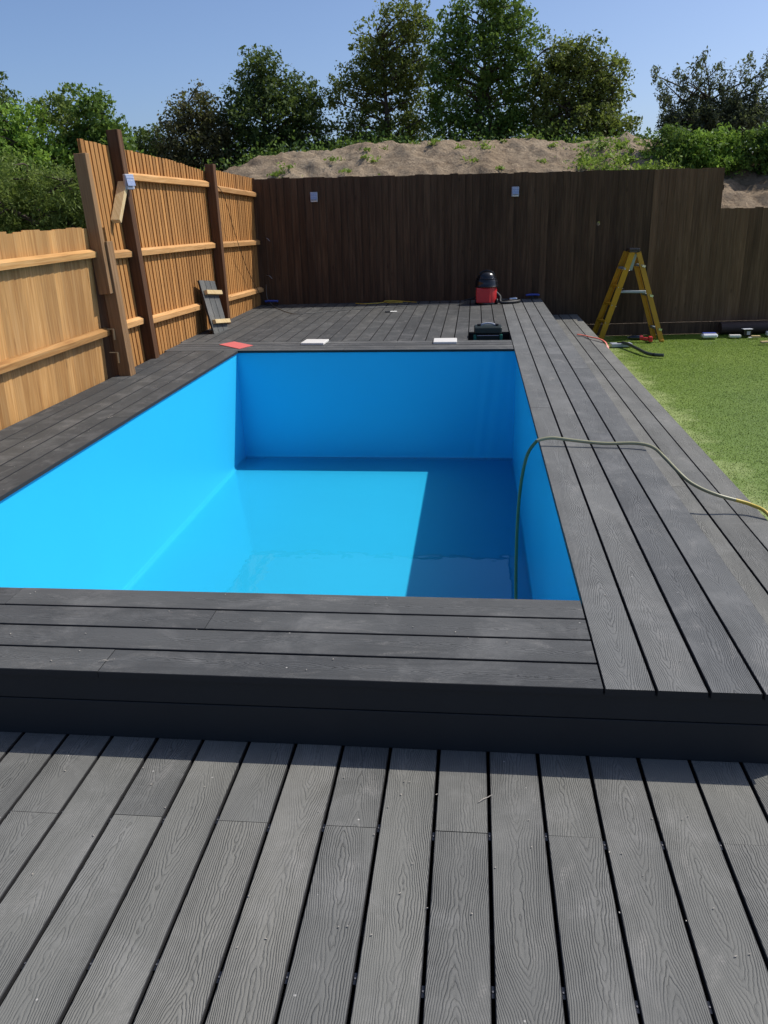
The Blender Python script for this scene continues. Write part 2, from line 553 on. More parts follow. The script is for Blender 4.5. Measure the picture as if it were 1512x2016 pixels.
def smooth_path(pts, sub=8):
    pts = [Vector(p) for p in pts]
    out = []
    for i in range(len(pts) - 1):
        p0, p1, p2, p3 = pts[max(i - 1, 0)], pts[i], pts[i + 1], pts[min(i + 2, len(pts) - 1)]
        for k in range(sub):
            u = k / sub
            out.append(0.5 * ((2 * p1) + (p2 - p0) * u + (2 * p0 - 5 * p1 + 4 * p2 - p3) * u * u + (3 * p1 - p0 - 3 * p2 + p3) * u ** 3))
    out.append(pts[-1])
    return out

# ------------------------------------------------------------------ layout constants (metres; raised deck top = 0)
W = 0.150
POOL_R, POOL_L, POOL_N, POOL_F = 0.392, -2.376, 2.815, 8.480   # inner edges of the coping boards
FRONT = 2.216
LOW = -0.246
EDGE = POOL_R + 4 * W - 0.004      # right edge of raised deck
LAWN = -0.58
def rear_y(x): return 13.16 + 0.11 * x
REAR_A = math.atan(0.11)

# ------------------------------------------------------------------ ground
def ground():
    xs = [-900, -300, -60, -12, POOL_L - 0.3, POOL_R + 0.3, 8, 60, 300, 900]
    ys = [-900, -200, -20, 0, POOL_N - 0.3, POOL_F + 1.5, 14, 60, 300, 900]
    v = [(x, y, LAWN - 0.05) for y in ys for x in xs]
    f = []
    n = len(xs)
    for j in range(len(ys) - 1):
        for i in range(n - 1):
            if i == 4 and j == 4:
                continue
            f.append((j * n + i, j * n + i + 1, (j + 1) * n + i + 1, (j + 1) * n + i))
    me = bpy.data.meshes.new('ground')
    me.from_pydata(v, [], f)
    me.materials.append(M['soil'])
    tag(link('ground', me), 'bare brown soil under the decks and beyond the fences', 'ground', kind='structure')
ground()

# ridge of the spoil heap: (x, z) at y = 25
RIDGE = [(-30, -0.4), (-14, 0.8), (-9.5, 1.7), (-8, 2.15), (-7.0, 2.41), (-6.1, 2.60), (-5.3, 2.69), (-4.1, 2.82), (-2.7, 2.90), (-1.6, 2.88), (-0.8, 2.92), (0.3, 2.94), (1.4, 2.88),
         (2.2, 2.82), (3.2, 2.85), (4.0, 2.88), (4.6, 2.84), (5.2, 2.6), (6.0, 2.45), (7.0, 2.4), (9, 2.4), (16, 2.2), (30, 1.4)]
def ridge_z(x):
    return float(np.interp(x, [a for a, _ in RIDGE], [b for _, b in RIDGE]))
def bank_z(x, y):
    top = ridge_z(x)
    foot, crest = 17.5, 25.0
    if y < foot:
        h = LAWN - 0.2
    elif y < crest:
        u = (y - foot) / (crest - foot)
        u = u * u * (3 - 2 * u) * 0.55 + u * 0.45
        h = (LAWN - 0.2) + (top - LAWN + 0.2) * u
    else:
        h = top - min(0.9, (y - crest) * 0.10)
    p = Vector((x, y, 0))
    amp = 0.0 if y < foot else 1.0
    n = noise.fractal(p * 0.45, 1.0, 2.0, 5) * 0.22 + noise.fractal(p * 1.9 + Vector((5, 2, 1)), 0.9, 2.1, 4) * 0.12 + noise.fractal(p * 5.5 + Vector((1, 7, 3)), 0.9, 2.1, 3) * 0.035
    return h + n * amp * min(1, (y - foot) / 2.0 if y > foot else 0)
def embankment():
    xs = np.concatenate([np.linspace(-30, -10, 30, endpoint=False), np.linspace(-10, 13, 290), np.linspace(13, 30, 26)[1:]])
    ys = np.concatenate([np.linspace(16.8, 19, 14, endpoint=False), np.linspace(19, 26.5, 110), np.linspace(26.8, 44, 30)])
    v = [(float(x), float(y), bank_z(float(x), float(y))) for y in ys for x in xs]
    n = len(xs)
    f = [(j * n + i, j * n + i + 1, (j + 1) * n + i + 1, (j + 1) * n + i) for j in range(len(ys) - 1) for i in range(n - 1)]
    me = bpy.data.meshes.new('embankment')
    me.from_pydata(v, [], f)
    me.materials.append(M['soil'])
    me.polygons.foreach_set('use_smooth', [True] * len(me.polygons))
    tag(link('embankment', me), 'long heap of dry brown soil behind the rear fence', 'embankment', kind='structure')
embankment()

# ------------------------------------------------------------------ pool
def pool():
    root = thing('swimming_pool', 'sunken rectangular pool with bright blue liner inside the grey deck', 'pool', (0, 0, 0))
    g = 0.02          # the coping overhangs the walls
    x0, x1, y0, y1 = POOL_L - g, POOL_R + g, POOL_N - g, POOL_F + g
    zt, zb = -0.026, -1.135
    th = 0.06
    r = 0.035         # small cove at the floor
    def wall(name, a, b, inward):
        # a, b: bottom line ends; profile with a cove to the floor, extruded along a-b
        a, b = Vector(a), Vector(b)
        inn = Vector(inward)
        prof = [(-th, zt), (0, zt)]
        for k in range(0, 6):
            t_ = k / 5 * math.pi / 2
            prof.append((r - r * math.cos(t_), zb + r - r * math.sin(t_)))
        prof += [(r, zb - th), (-th, zb - th)]
        P = []
        for q in (a, b):
            for d, z in prof:
                P.append(q + inn * d + Vector((0, 0, z)))
        n = len(prof)
        F = [tuple(range(n)), tuple(range(2 * n - 1, n - 1, -1))] + [(i, i + n, (i + 1) % n + n, (i + 1) % n) for i in range(n)]
        mb = MB(); mb.poly(P, F)
        return mb.build(name, M['pool'], root, smooth=True)
    wall('wall', (x0, y0, 0), (x0, y1, 0), (1, 0, 0))
    wall('wall', (x1, y0, 0), (x1, y1, 0), (-1, 0, 0))
    wall('wall', (x0, y1, 0), (x1, y1, 0), (0, -1, 0))
    wall('wall', (x0, y0, 0), (x1, y0, 0), (0, 1, 0))
    MB().box(((x0 + x1) / 2, (y0 + y1) / 2, zb - th / 2), (x1 - x0 - 2 * r, y1 - y0 - 2 * r, th)).build('floor', M['pool'], root)
    mb = MB()
    mb.poly([(x0 + 0.002, y0 + 0.002, -1.116), (x1 - 0.002, y0 + 0.002, -1.116), (x1 - 0.002, y1 - 0.002, -1.116), (x0 + 0.002, y1 - 0.002, -1.116)], [(0, 1, 2, 3)])
    tag(mb.build('water', M['water']), 'shallow clear film of water over the blue pool floor', 'water', kind='structure')
pool()

# ------------------------------------------------------------------ decks
PLANKS = {}
def plank_mesh(length, width=0.1412, th=0.023, mat=None):
    key = (round(length, 3), round(width, 4), mat and mat.name)
    if key not in PLANKS:
        c = 0.0022
        h = width / 2
        prof = [(-h, -th), (h, -th), (h, -c), (h - c * 0.35, -c * 0.35), (h - c, 0), (-h + c, 0), (-h + c * 0.35, -c * 0.35), (-h, -c)]
        mb = MB(); mb.prism(prof, -length / 2, length / 2)
        mb.m = [1] * len(mb.m)
        mb.m[2 + 4] = 0                      # only the embossed top wears the brushed finish
        PLANKS[key] = mb.mesh('plank', [mat or M['deck'], M['core']])
    return PLANKS[key]
def plank(parent, xc, y0, y1, z, width=0.1412, name='plank'):
    o = link(name, plank_mesh(y1 - y0, width), parent, (xc, (y0 + y1) / 2, z + random.uniform(-0.0008, 0.0008)))
    o.rotation_euler = (0, random.uniform(-0.004, 0.004), random.choice((0, math.pi)) + random.uniform(-0.0004, 0.0004))
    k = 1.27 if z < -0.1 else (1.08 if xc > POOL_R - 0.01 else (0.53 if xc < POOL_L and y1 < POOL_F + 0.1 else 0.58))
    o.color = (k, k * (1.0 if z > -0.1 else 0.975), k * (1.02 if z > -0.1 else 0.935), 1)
    return o
def cross_plank(parent, yc, x0, x1, z, width=0.1412):
    o = link('plank', plank_mesh(x1 - x0, width), parent, ((x0 + x1) / 2, yc, z + random.uniform(-0.0008, 0.0008)))
    o.rotation_euler = (0, 0, math.pi / 2 * random.choice((1, -1)))
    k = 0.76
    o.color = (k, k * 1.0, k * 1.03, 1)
    return o

def raised_deck():
    root = thing('raised_deck', 'raised grey composite decking around the pool, along the fences', 'decking', kind='structure')
    FENCE_X = -3.135
    G = 0.0055
    # right walkway, four boards, each of two lengths
    joints = [5.9, 6.7, 5.2, 7.4]
    for k in range(4):
        xc = POOL_R + W * (k + 0.5) - 0.001
        ye = rear_y(xc) - 0.03
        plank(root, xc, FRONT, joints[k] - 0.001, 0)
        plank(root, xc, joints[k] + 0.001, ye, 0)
    # near coping
    for k in range(4):
        yc = FRONT + W * (k + 0.5) - 0.003
        jx = (-1.15, -2.0, -0.9, -1.7)[k]
        cross_plank(root, yc, POOL_L - 0.77, jx - 0.001, 0)
        cross_plank(root, yc, jx + 0.001, POOL_R - 0.003, 0)
    # left walkway
    for k in range(5):
        xc = POOL_L - W * (k + 0.5)
        jy = (5.6, 4.4, 6.3, 5.0, 6.0)[k]
        if k == 4:
            xc = POOL_L - W * 4.5
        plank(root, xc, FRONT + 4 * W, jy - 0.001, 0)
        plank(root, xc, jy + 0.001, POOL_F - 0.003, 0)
    # far coping
    for k in range(4):
        yc = POOL_F + W * (k + 0.5)
        cross_plank(root, yc, FENCE_X - 0.02, -1.3 + 0.5 * (k % 2) - 0.001, 0)
        cross_plank(root, yc, -1.3 + 0.5 * (k % 2) + 0.001, POOL_R - 0.003, 0)
    y0 = POOL_F + 4 * W + 0.003
    # rear deck
    x = POOL_R - 0.003
    k = 0
    while x > FENCE_X - 0.1:
        xc = x - W / 2
        s = 9.692 if k < 3 else y0      # three boards are cut short round the hatch
        ye = rear_y(xc) - 0.03
        if k % 3 == 1 and k > 3:
            plank(root, xc, s, 11.3, 0); plank(root, xc, 11.302, ye, 0)
        else:
            plank(root, xc, s, ye, 0)
        x -= W; k += 1
    # fascia boards on the front and right steps
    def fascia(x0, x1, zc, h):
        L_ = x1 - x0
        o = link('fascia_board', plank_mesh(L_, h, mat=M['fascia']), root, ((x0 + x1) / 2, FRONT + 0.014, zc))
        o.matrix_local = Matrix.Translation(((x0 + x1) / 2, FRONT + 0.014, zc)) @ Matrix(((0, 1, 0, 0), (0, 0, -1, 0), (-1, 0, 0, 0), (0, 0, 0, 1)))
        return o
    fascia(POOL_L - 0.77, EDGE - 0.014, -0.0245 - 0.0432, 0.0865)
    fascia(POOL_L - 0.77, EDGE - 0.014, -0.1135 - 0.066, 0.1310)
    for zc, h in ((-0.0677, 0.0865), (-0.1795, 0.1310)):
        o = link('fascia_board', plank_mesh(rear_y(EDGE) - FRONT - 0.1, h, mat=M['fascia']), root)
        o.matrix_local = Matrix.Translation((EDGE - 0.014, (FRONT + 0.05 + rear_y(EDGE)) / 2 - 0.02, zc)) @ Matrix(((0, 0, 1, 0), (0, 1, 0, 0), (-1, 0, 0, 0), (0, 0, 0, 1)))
    # dark framing underneath
    mb = MB()
    zj = -0.026
    for y in np.arange(FRONT + 0.10, POOL_N - 0.10, 0.2):
        mb.box(((POOL_L - 0.7 + EDGE - 0.05) / 2, float(y), zj - 0.05), (EDGE - 0.05 - POOL_L + 0.7, 0.045, 0.1))
    for y in np.arange(POOL_N + 0.1, POOL_F, 0.4):
        mb.box(((POOL_R + 0.09 + EDGE - 0.045) / 2, float(y), zj - 0.05), (EDGE - POOL_R - 0.14, 0.045, 0.1))
        mb.box((POOL_L - 0.45, float(y), zj - 0.05), (0.70, 0.045, 0.1))
    for y in np.arange(POOL_F + 0.12, 13.0, 0.4):
        if 9.0 < y < 9.75:
            mb.box(((FENCE_X - 0.09) / 2, float(y), zj - 0.05), (-0.07 - FENCE_X, 0.045, 0.1))
            mb.box((0.7, float(y), zj - 0.05), (0.5, 0.045, 0.1))
        else:
            mb.box(((FENCE_X + EDGE - 0.05) / 2, float(y), zj - 0.05), (EDGE - 0.05 - FENCE_X, 0.045, 0.1))
    mb.build('joists', M['joist'], root)['kind'] = 'stuff'
    # near-black sheets added under the boards so the gaps stay dark
    mb = MB()
    mb.box((-1.1, FRONT + 0.33, -0.24), (4.1, 0.5, 0.02)); mb.box((0.72, 8.0, -0.24), (0.5, 9.8, 0.02)); mb.box((-2.85, 5.7, -0.24), (0.75, 5.4, 0.02))
    mb.box((-1.6, 8.98, -0.24), (3.0, 0.75, 0.02)); mb.box((-1.6, 11.35, -0.24), (3.05, 3.3, 0.02)); mb.box((0.2, 11.5, -0.24), (0.52, 3.0, 0.02))
    mb.box((0.16, 9.36, -0.55), (0.7, 0.9, 0.02))
    mb.box((-1.05, FRONT + 0.09, -0.42), (4.2, 0.03, 0.36)); mb.box((0.93, 7.6, -0.42), (0.03, 10.6, 0.36))
    mb.build('gap_backing', M['joist'], root)
    # sides of the hatch opening
    for c, s in (((0.16, 9.705, -0.15), (0.52, 0.02, 0.25)), ((-0.075, 9.38, -0.16), (0.02, 0.62, 0.26)), ((0.402, 9.38, -0.16), (0.02, 0.62, 0.26))):
        MB().box(c, s).build('hatch_side', M['joist'], root)
    # a pale pipe run inside the hatch
    MB().tube([(-0.06, 9.6, -0.16), (0.39, 9.6, -0.155)], 0.006).build('pipe', M['cable_white'], root, smooth=True)
raised_deck()

CLIP = None
def lower_deck():
    global CLIP
    root = thing('lower_deck', 'grey composite decking of lengthwise boards below the pool step', 'decking', kind='structure')
    X0 = -0.841
    cols = range(-13, 16)
    # butt joint of each column where the photograph shows one (y), else a default
    jt = {-5: 1.85, -3: 1.86, -1: 1.869, 1: 1.867, 3: 1.869, 5: 1.869, 7: 1.873, 10: 1.877, 12: 1.88}
    for k in cols:
        xr = X0 + W * (k + 1)
        xc = xr - W / 2
        wd = 0.1412
        if k == 15:
            xr = 1.5425; xc = (X0 + W * 15 + xr) / 2; wd = xr - X0 - W * 15 - 0.005
        j = jt.get(k, 0.62)
        if xc < EDGE - 0.02:
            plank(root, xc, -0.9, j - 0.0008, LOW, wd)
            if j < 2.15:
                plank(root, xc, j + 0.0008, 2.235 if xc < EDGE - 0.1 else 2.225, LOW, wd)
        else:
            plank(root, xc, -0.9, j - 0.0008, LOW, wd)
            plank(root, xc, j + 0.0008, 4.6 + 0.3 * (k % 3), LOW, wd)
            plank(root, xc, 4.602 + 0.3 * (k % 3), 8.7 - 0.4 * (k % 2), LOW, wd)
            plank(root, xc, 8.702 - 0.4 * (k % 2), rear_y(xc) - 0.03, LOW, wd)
    # right edge fascia
    o = link('fascia_board', plank_mesh(13.6, 0.145), root)
    o.matrix_local = Matrix.Translation((1.541, 6.4, LOW - 0.0245 - 0.0725)) @ Matrix(((0, 0, 1, 0), (0, 1, 0, 0), (-1, 0, 0, 0), (0, 0, 0, 1)))
    mb = MB()
    for y in np.arange(-0.7, 2.3, 0.45):
        mb.box((-0.65, float(y), LOW - 0.077), (4.3, 0.045, 0.1))
    for y in np.arange(2.45, 13.2, 0.45):
        mb.box((1.26, float(y), LOW - 0.077), (0.50, 0.045, 0.1))
    mb.box((-0.65, 0.75, LOW - 0.17), (4.3, 3.1, 0.02)); mb.box((1.25, 7.7, LOW - 0.17), (0.54, 11, 0.02))  # flat dark sheets added below the joists to blacken the gaps
    mb.build('joists', M['joist'], root)['kind'] = 'stuff'
    # fixing clips in the gaps over the joists
    mb = MB()
    mb.box((0, 0, -0.010), (0.006, 0.030, 0.004))
    mb.mi = 1
    mb.lathe([(0.0028, -0.008), (0.0028, -0.0065), (0.0018, -0.006)], 8)
    CLIP = mb.mesh('clip', [M['black_plastic'], M['screw']])
    for y in (1.385, 1.867, 0.90):
        for k in range(-8, 12):
            link('clip', CLIP, root, (X0 + W * k, y + 0.012 * math.sin(k * 2.1), LOW), (0, 0, 0))
lower_deck()

# ------------------------------------------------------------------ lawn
def lawn():
    mb = MB()
    mb.poly([(1.556, -2, LAWN), (9, -2, LAWN), (9, rear_y(9) - 0.03, LAWN), (1.556, rear_y(1.556) - 0.03, LAWN)], [(0, 1, 2, 3)])
    tag(mb.build('lawn', M['lawn']), 'flat bright green artificial lawn beside the decking', 'lawn', kind='structure')
    N = 240000
    # denser near the viewer
    x = 1.56 + rng.random(N) * 3.2
    y = 4.0 + 9.4 * rng.random(N) ** 1.15
    keep = (x < 0.42 * y + 0.1) & (y < 13.12 + 0.11 * x)
    x, y = x[keep], y[keep]
    n = len(x)
    h = 0.004 + rng.random(n) * 0.005
    a = rng.random(n) * 6.283
    ln = h * (0.3 + 0.8 * rng.random(n))
    wd = 0.0016 + 0.0018 * rng.random(n)
    d = 0.9 * np.stack([np.cos(a), np.sin(a)], 1) + np.array([-0.35, -0.2])
    px, py = -np.sin(a) * wd, np.cos(a) * wd
    V = np.zeros((n, 3, 3))
    V[:, 0] = np.stack([x - px, y - py, np.full(n, LAWN + 0.001)], 1)
    V[:, 1] = np.stack([x + px, y + py, np.full(n, LAWN + 0.001)], 1)
    V[:, 2] = np.stack([x + d[:, 0] * ln, y + d[:, 1] * ln, LAWN + h], 1)
    me = bpy.data.meshes.new('grass')
    me.vertices.add(3 * n); me.vertices.foreach_set('co', V.ravel())
    me.loops.add(3 * n); me.loops.foreach_set('vertex_index', np.arange(3 * n, dtype=np.int32))
    me.polygons.add(n); me.polygons.foreach_set('loop_start', np.arange(0, 3 * n, 3, dtype=np.int32))
    me.update(); me.validate()
    me.materials.append(M['blade'])
    tag(link('grass', me), 'short dense green pile of the artificial lawn', 'grass', kind='stuff')
lawn()

# ------------------------------------------------------------------ fences
def feather(width, h, thick=0.012, thin=0.004, flip=False):
    """vertical feather-edge board, origin at bottom centre; outside face on +y, profile in x"""
    a, b = (thin, thick) if not flip else (thick, thin)
    prof = [(-width / 2, 0), (width / 2, 0), (width / 2, -b), (-width / 2, -a)]
    mb = MB(); mb.prism(prof, 0, h, 'xy')
    return mb

def rear_fence():
    ang = REAR_A
    x_start = -3.16
    org = Vector((x_start, rear_y(x_start), 0))
    def run(name, label, u0, u1, top, zb, mat_of, lean=0.0, hole=None):
        root = thing(name, label, 'fence', tuple(org), ang)
        step = 0.1005
        n = int(round((u1 - u0) / step))
        cache = {}
        for i in range(n):
            u = u0 + (i + 0.5) * step
            mt = mat_of(u)
            hh = top - zb + random.uniform(-0.006, 0.006)
            key = (mt.name, i % 5)
            if hole is not None and i == hole[0]:
                z = hole[1] - zb
                w2 = 0.058
                mb = MB()
                r = 0.026
                ring = [(r * math.cos(k * math.pi / 4 + math.pi / 8), z + r * 1.2 * math.sin(k * math.pi / 4 + math.pi / 8)) for k in range(8)]
                sq = [(w2, z + .02), (.02, z + 0.06), (-.02, z + .06), (-w2, z + .02), (-w2, z - .02), (-.02, z - .06), (.02, z - .06), (w2, z - .02)]
                for yv in (0.0, -0.011):
                    o_ = len(mb.v)
                    mb.poly([(p, yv, q) for p, q in ring] + [(p, yv, q) for p, q in sq], [(k, (k + 1) % 8, 8 + (k + 1) % 8, 8 + k) for k in range(8)])
                mb.poly([(p, yv, q) for yv in (0.0, -0.011) for p, q in ring], [(k, (k + 1) % 8, 8 + (k + 1) % 8, 8 + k) for k in range(8)])
                for sx in (-1, 1):
                    for sz in (-1, 1):
                        mb.prism([(sx * w2, z + sz * .02), (sx * w2, z + sz * .06), (sx * .02, z + sz * .06)], -0.011, 0.0, 'xz')
                mb.box((0, -0.0055, (z - .06) / 2), (2 * w2, 0.011, z - .06))
                mb.box((0, -0.0055, (z + .06 + hh) / 2), (2 * w2, 0.011, hh - z - .06))
                me = mb.mesh('board', mt)
            else:
                if key not in cache:
                    cache[key] = feather(0.116, hh, 0.019, 0.004).mesh('board', mt)
                me = cache[key]
            o = link('board', me, root, (u, 0.0 + 0.001 * (i % 2), zb))
            o.rotation_euler = (0, lean * min(1.0, max(0, (u - u0) / 3)) + random.uniform(-0.003, 0.003), 0)
            o.scale = (1, 1, 1 + random.uniform(-0.003, 0.003))
        return root
    dark, weath = M['rear_timber'], M['rear_timber2']
    uL = 6.76
    r1 = run('tall_rear_fence', 'tall dark brown closeboard fence standing behind the deck and the yellow stepladder', -0.1005, uL, 1.762, -0.40,
             lambda u: dark if u < 5.72 else weath, 0.0, (50, 1.043))
    r2 = run('low_rear_fence', 'lower weathered brown closeboard fence at the end of the tall dark fence', uL - 0.01, uL + 3.4, 1.213, -0.40, lambda u: weath)
    for root, a, b in ((r1, 4.0, 5.9), (r1, 5.902, uL), (r2, uL + 0.001, uL + 3.4)):
        mb = MB(); mb.box(((a + b) / 2, -0.017, -0.49), (b - a, 0.028, 0.175), None, 0.004)
        mb.build('gravel_board', M['rear_timber'], root)
    # back rails and posts, seen only from behind
    for z in (0.0, 0.8, 1.5):
        MB().box((uL / 2, 0.03, z), (uL, 0.05, 0.07)).build('rail', dark, r1)
    for u in (0.2, 2.1, 4.0, 5.9):
        MB().box((u, 0.07, 0.5), (0.09, 0.09, 2.4)).build('post', dark, r1)
    for z in (0.0, 0.9):
        MB().box((uL + 1.7, 0.03, z), (3.4, 0.05, 0.07)).build('rail', dark, r2)
    return r1
rear_fence()

def lean_at(y): return float(np.interp(y, [7, 8, 10.6, 13], [0.065, 0.06, 0.02, 0.0]))
FX = -3.185      # inside face of the side fence boards

def leaning_matrix(x, y, z, k):
    # shear-free tilt about the y axis so the top moves towards -x
    return Matrix.Translation((x, y, z)) @ Matrix.Rotation(-math.atan(k), 4, 'Y')

def side_fence():
    root = thing('tall_side_fence', 'tall orange slatted timber fence with dark posts, beside the raised deck', 'fence', (0, 0, 0))
    cache = {}
    def top(y): return float(np.interp(y, [7.4, 8.4, 9.5, 10.65, 10.7, 13.0], [1.935, 1.905, 1.865, 1.785, 1.825, 1.765]))
    y = 7.45
    i = 0
    stepv = 0.0885
    while y < 12.83:
        t_ = top(y)
        z0 = 1.225 if i < 2 else -0.03
        # raised slat on a thin tongue; the grooves between read dark
        prof = [(0.0, -0.0455), (0.003, -0.0455), (0.003, -0.0345), (0.022, -0.0345), (0.020, 0.0355), (0.003, 0.0355), (0.003, 0.0455), (0.0, 0.0455)]
        mb = MB(); mb.prism([(a, b) for a, b in prof], 0, t_ - z0 + random.uniform(-0.004, 0.004), 'xy')
        o = link('board', mb.mesh('board', M['orange_timber']), root)
        k = lean_at(y)
        o.matrix_local = leaning_matrix(FX - k * z0 - 0.019 + 0.0015 * (i % 2), y + stepv / 2, z0, k) @ Matrix.Rotation(random.uniform(-0.004, 0.004), 4, 'X')
        y += stepv * random.uniform(0.94, 1.06); i += 1
    def rail(ya, yb, za, zb, h=0.072):
        # bevelled rail whose grain runs along its length
        L_ = yb - ya
        prof = [(-0.006, -h / 2), (0.052, -h / 2 + 0.004), (0.056, h / 2 - 0.020), (0.020, h / 2), (-0.006, h / 2)]
        mb = MB(); mb.prism(prof, -L_ / 2, L_ / 2, 'xy')
        o = link('rail', mb.mesh('rail', M['rail_timber']), root)
        yc, zc = (ya + yb) / 2, (za + zb) / 2
        xa, xb = FX - lean_at(ya) * za, FX - lean_at(yb) * zb
        d = Vector((xb - xa, L_, zb - za)).normalized()
        zax = d
        xax = Vector((1, 0, 0)); xax = (xax - zax * xax.dot(zax)).normalized()
        yax = zax.cross(xax)          # local y -> world up-ish?
        rot = Matrix((xax, yax, zax)).transposed()
        if yax.z < 0:
            rot = Matrix((xax, -yax, zax)).transposed()
        o.matrix_local = Matrix.Translation(((xa + xb) / 2 + 0.004, yc, zc)) @ rot.to_4x4()
    # bays: A-B, B-C, C-corner
    rail(7.25, 8.02, 1.00, 0.985); rail(7.25, 8.02, 0.38, 0.37)
    rail(8.10, 10.60, 1.665, 1.645); rail(8.10, 10.60, 0.985, 0.95); rail(8.10, 9.83, 0.345, 0.305)
    rail(10.70, 12.80, 1.61, 1.55); rail(10.70, 12.80, 0.945, 0.895); rail(10.70, 12.80, 0.285, 0.225)
    def post(x, y, z0, z1, k, wx, wy, mat, ky=0.0):
        mb = MB(); mb.box((0, 0, (z1 - z0) / 2), (wx, wy, z1 - z0), None, 0.003)
        o = link('post', mb.mesh('post', mat), root)
        o.matrix_local = leaning_matrix(x - k * z0, y, z0, k) @ Matrix.Rotation(ky, 4, 'X')
        return o
    post(-3.128, 8.08, -0.05, 2.05, 0.060, 0.105, 0.105, M['post_timber'])
    post(-3.118, 10.66, -0.05, 1.865, 0.018, 0.105, 0.105, M['post_timber'])
    # jointed first post: lower stub and the upper length bolted to it
    a = post(-3.032, 7.20, -0.05, 1.12, 0.058, 0.105, 0.12, M['postA_timber'])
    b = post(-3.052, 7.115, 0.70, 1.80, 0.058, 0.100, 0.075, M['postA_timber'])
    c = post(-3.165, 7.22, -0.05, 1.21, 0.03, 0.15, 0.11, M['post_timber'])
    # pale strips stand in for the sunlit rims of the first post's slots
    for z, s in ((1.00, 0.8), (0.36, 1.0), (0.16, 1.0)):
        mb = MB()
        mb.box((0.0, 0, 0.045 * s), (0.075 * s, 0.012, 0.006)); mb.box((0.035 * s, 0, -0.002), (0.012 * s, 0.012, 0.088 * s))
        o = mb.build('sunlit_slot_rim', M['raw_timber'], root)
        o.location = (-3.095 - 0.058 * z, 7.135, z)
    # diagonal brace between the first two posts
    mb = MB(); mb.bar((-3.215, 7.80, 1.27), (-3.205, 8.07, 1.63), 0.05, 0.085, (1, 0, 0), 0.003)
    mb.build('brace', M['raw_timber'], root)

    # low fence nearest the viewer
    low = thing('low_side_fence', 'low pale timber fence of wide boards nearest the viewer, beside the pool', 'fence', (0, 0, 0))
    y = 3.6; i = 0
    while y < 7.09:
        prof = [(0.0, -0.068), (0.006, -0.068), (0.016, 0.068), (0.0, 0.068)]
        hgt = 1.235 + random.uniform(-0.012, 0.008)
        mb = MB(); mb.prism(prof, 0, hgt + 0.03, 'xy')
        o = link('board', mb.mesh('board', M['pale_timber']), low, (-3.19, y, -0.03))
        o.rotation_euler = (random.uniform(-0.006, 0.006), 0, 0)
        y += 0.118 * random.uniform(0.95, 1.05); i += 1
    for za, zb in ((1.048, 1.012), (0.40, 0.365)):
        prof = [(0, -0.034), (0.055, -0.030), (0.058, 0.014), (0.018, 0.034), (0, 0.034)]
        L_ = 3.75
        mb = MB(); mb.prism(prof, -L_ / 2, L_ / 2, 'xy')
        o = link('rail', mb.mesh('rail', M['pale_timber']), low)
        o.matrix_local = Matrix.Translation((-3.175, 5.31, (za + zb) / 2)) @ Matrix(((1, 0, 0, 0), (0, 0, 1, 0), (0, 1, 0, 0), (0, 0, 0, 1))) @ Matrix.Rotation(0, 4, 'X')
    MB().box((-3.165, 3.5, 0.6), (0.1, 0.1, 1.3)).build('post', M['post_timber'], low)
side_fence()

# ------------------------------------------------------------------ solar lights
def solar_light(label, loc, rz, s=1.0, tilt=0.25):
    t_ = thing('solar_light', label, 'solar light', loc, rz, 'solar lights on the fences')
    # local: wall at y = 0, front towards -y
    MB().box((0, -0.018, 0), (0.105 * s, 0.036, 0.135 * s), None, 0.006).build('housing', M['silver_plastic'], t_, smooth=False)
    rot = Matrix.Rotation(-tilt, 3, 'X')
    p = MB(); p.box((0, -0.043, 0.012 * s), (0.092 * s, 0.008, 0.100 * s), rot, 0.002)
    pn = p.build('solar_panel', M['solar_glass'], t_)
    q = MB()
    for k in range(-1, 2):
        q.box((0, -0.0478 - 0.0, 0.012 * s + k * 0.028 * s), (0.086 * s, 0.0015, 0.002), rot)
    q.build('cell_line', M['white_plastic'], pn)
    MB().box((0, -0.036, -0.056 * s), (0.08 * s, 0.014, 0.014), None, 0.003).build('lamp_strip', M['white_plastic'], t_)
u_ = -2.317
solar_light('silver solar light on the dark rear fence near its slatted corner', (-2.317, rear_y(-2.317) - 0.013, 1.497), REAR_A, 1.0)
solar_light('silver solar light on the dark rear fence above the red vacuum cleaner', (0.561, rear_y(0.561) - 0.013, 1.505), REAR_A, 1.0)
solar_light('silver solar light fixed to the tallest dark post of the slatted fence', (-3.165, 8.05, 1.607), R(62), 0.98)

# ------------------------------------------------------------------ hatch cover leaning on the fence
def hatch_cover():
    t_ = thing('hatch_cover', 'dark plank hatch cover with two pale battens leaning on the slatted fence', 'hatch cover')
    a = Vector((-2.985, 9.70, 0.004)); b = Vector((-2.945, 10.12, 0.004))
    top = Vector((-3.135, 9.78, 0.60))
    along = (top - a).normalized()
    acr = (b - a); acr = (acr - along * acr.dot(along)).normalized()
    nrm = acr.cross(along)
    if nrm.x < 0: nrm = -nrm
    rot = Matrix((acr, along, nrm)).transposed()
    if rot.determinant() < 0:
        rot = Matrix((acr, along, nrm)).transposed()
    base = Matrix.Translation(a) @ rot.to_4x4()
    t_.matrix_world = base
    L_ = 0.62
    for k in range(3):
        o = link('plank', plank_mesh(L_, 0.1412), t_, (0.072 + k * 0.1475, L_ / 2, 0))
    for yy in (0.135, 0.475):
        MB().box((0.250, yy, 0.0235), (0.43, 0.048, 0.045), None, 0.002).build('batten', M['raw_timber'], t_)
hatch_cover()

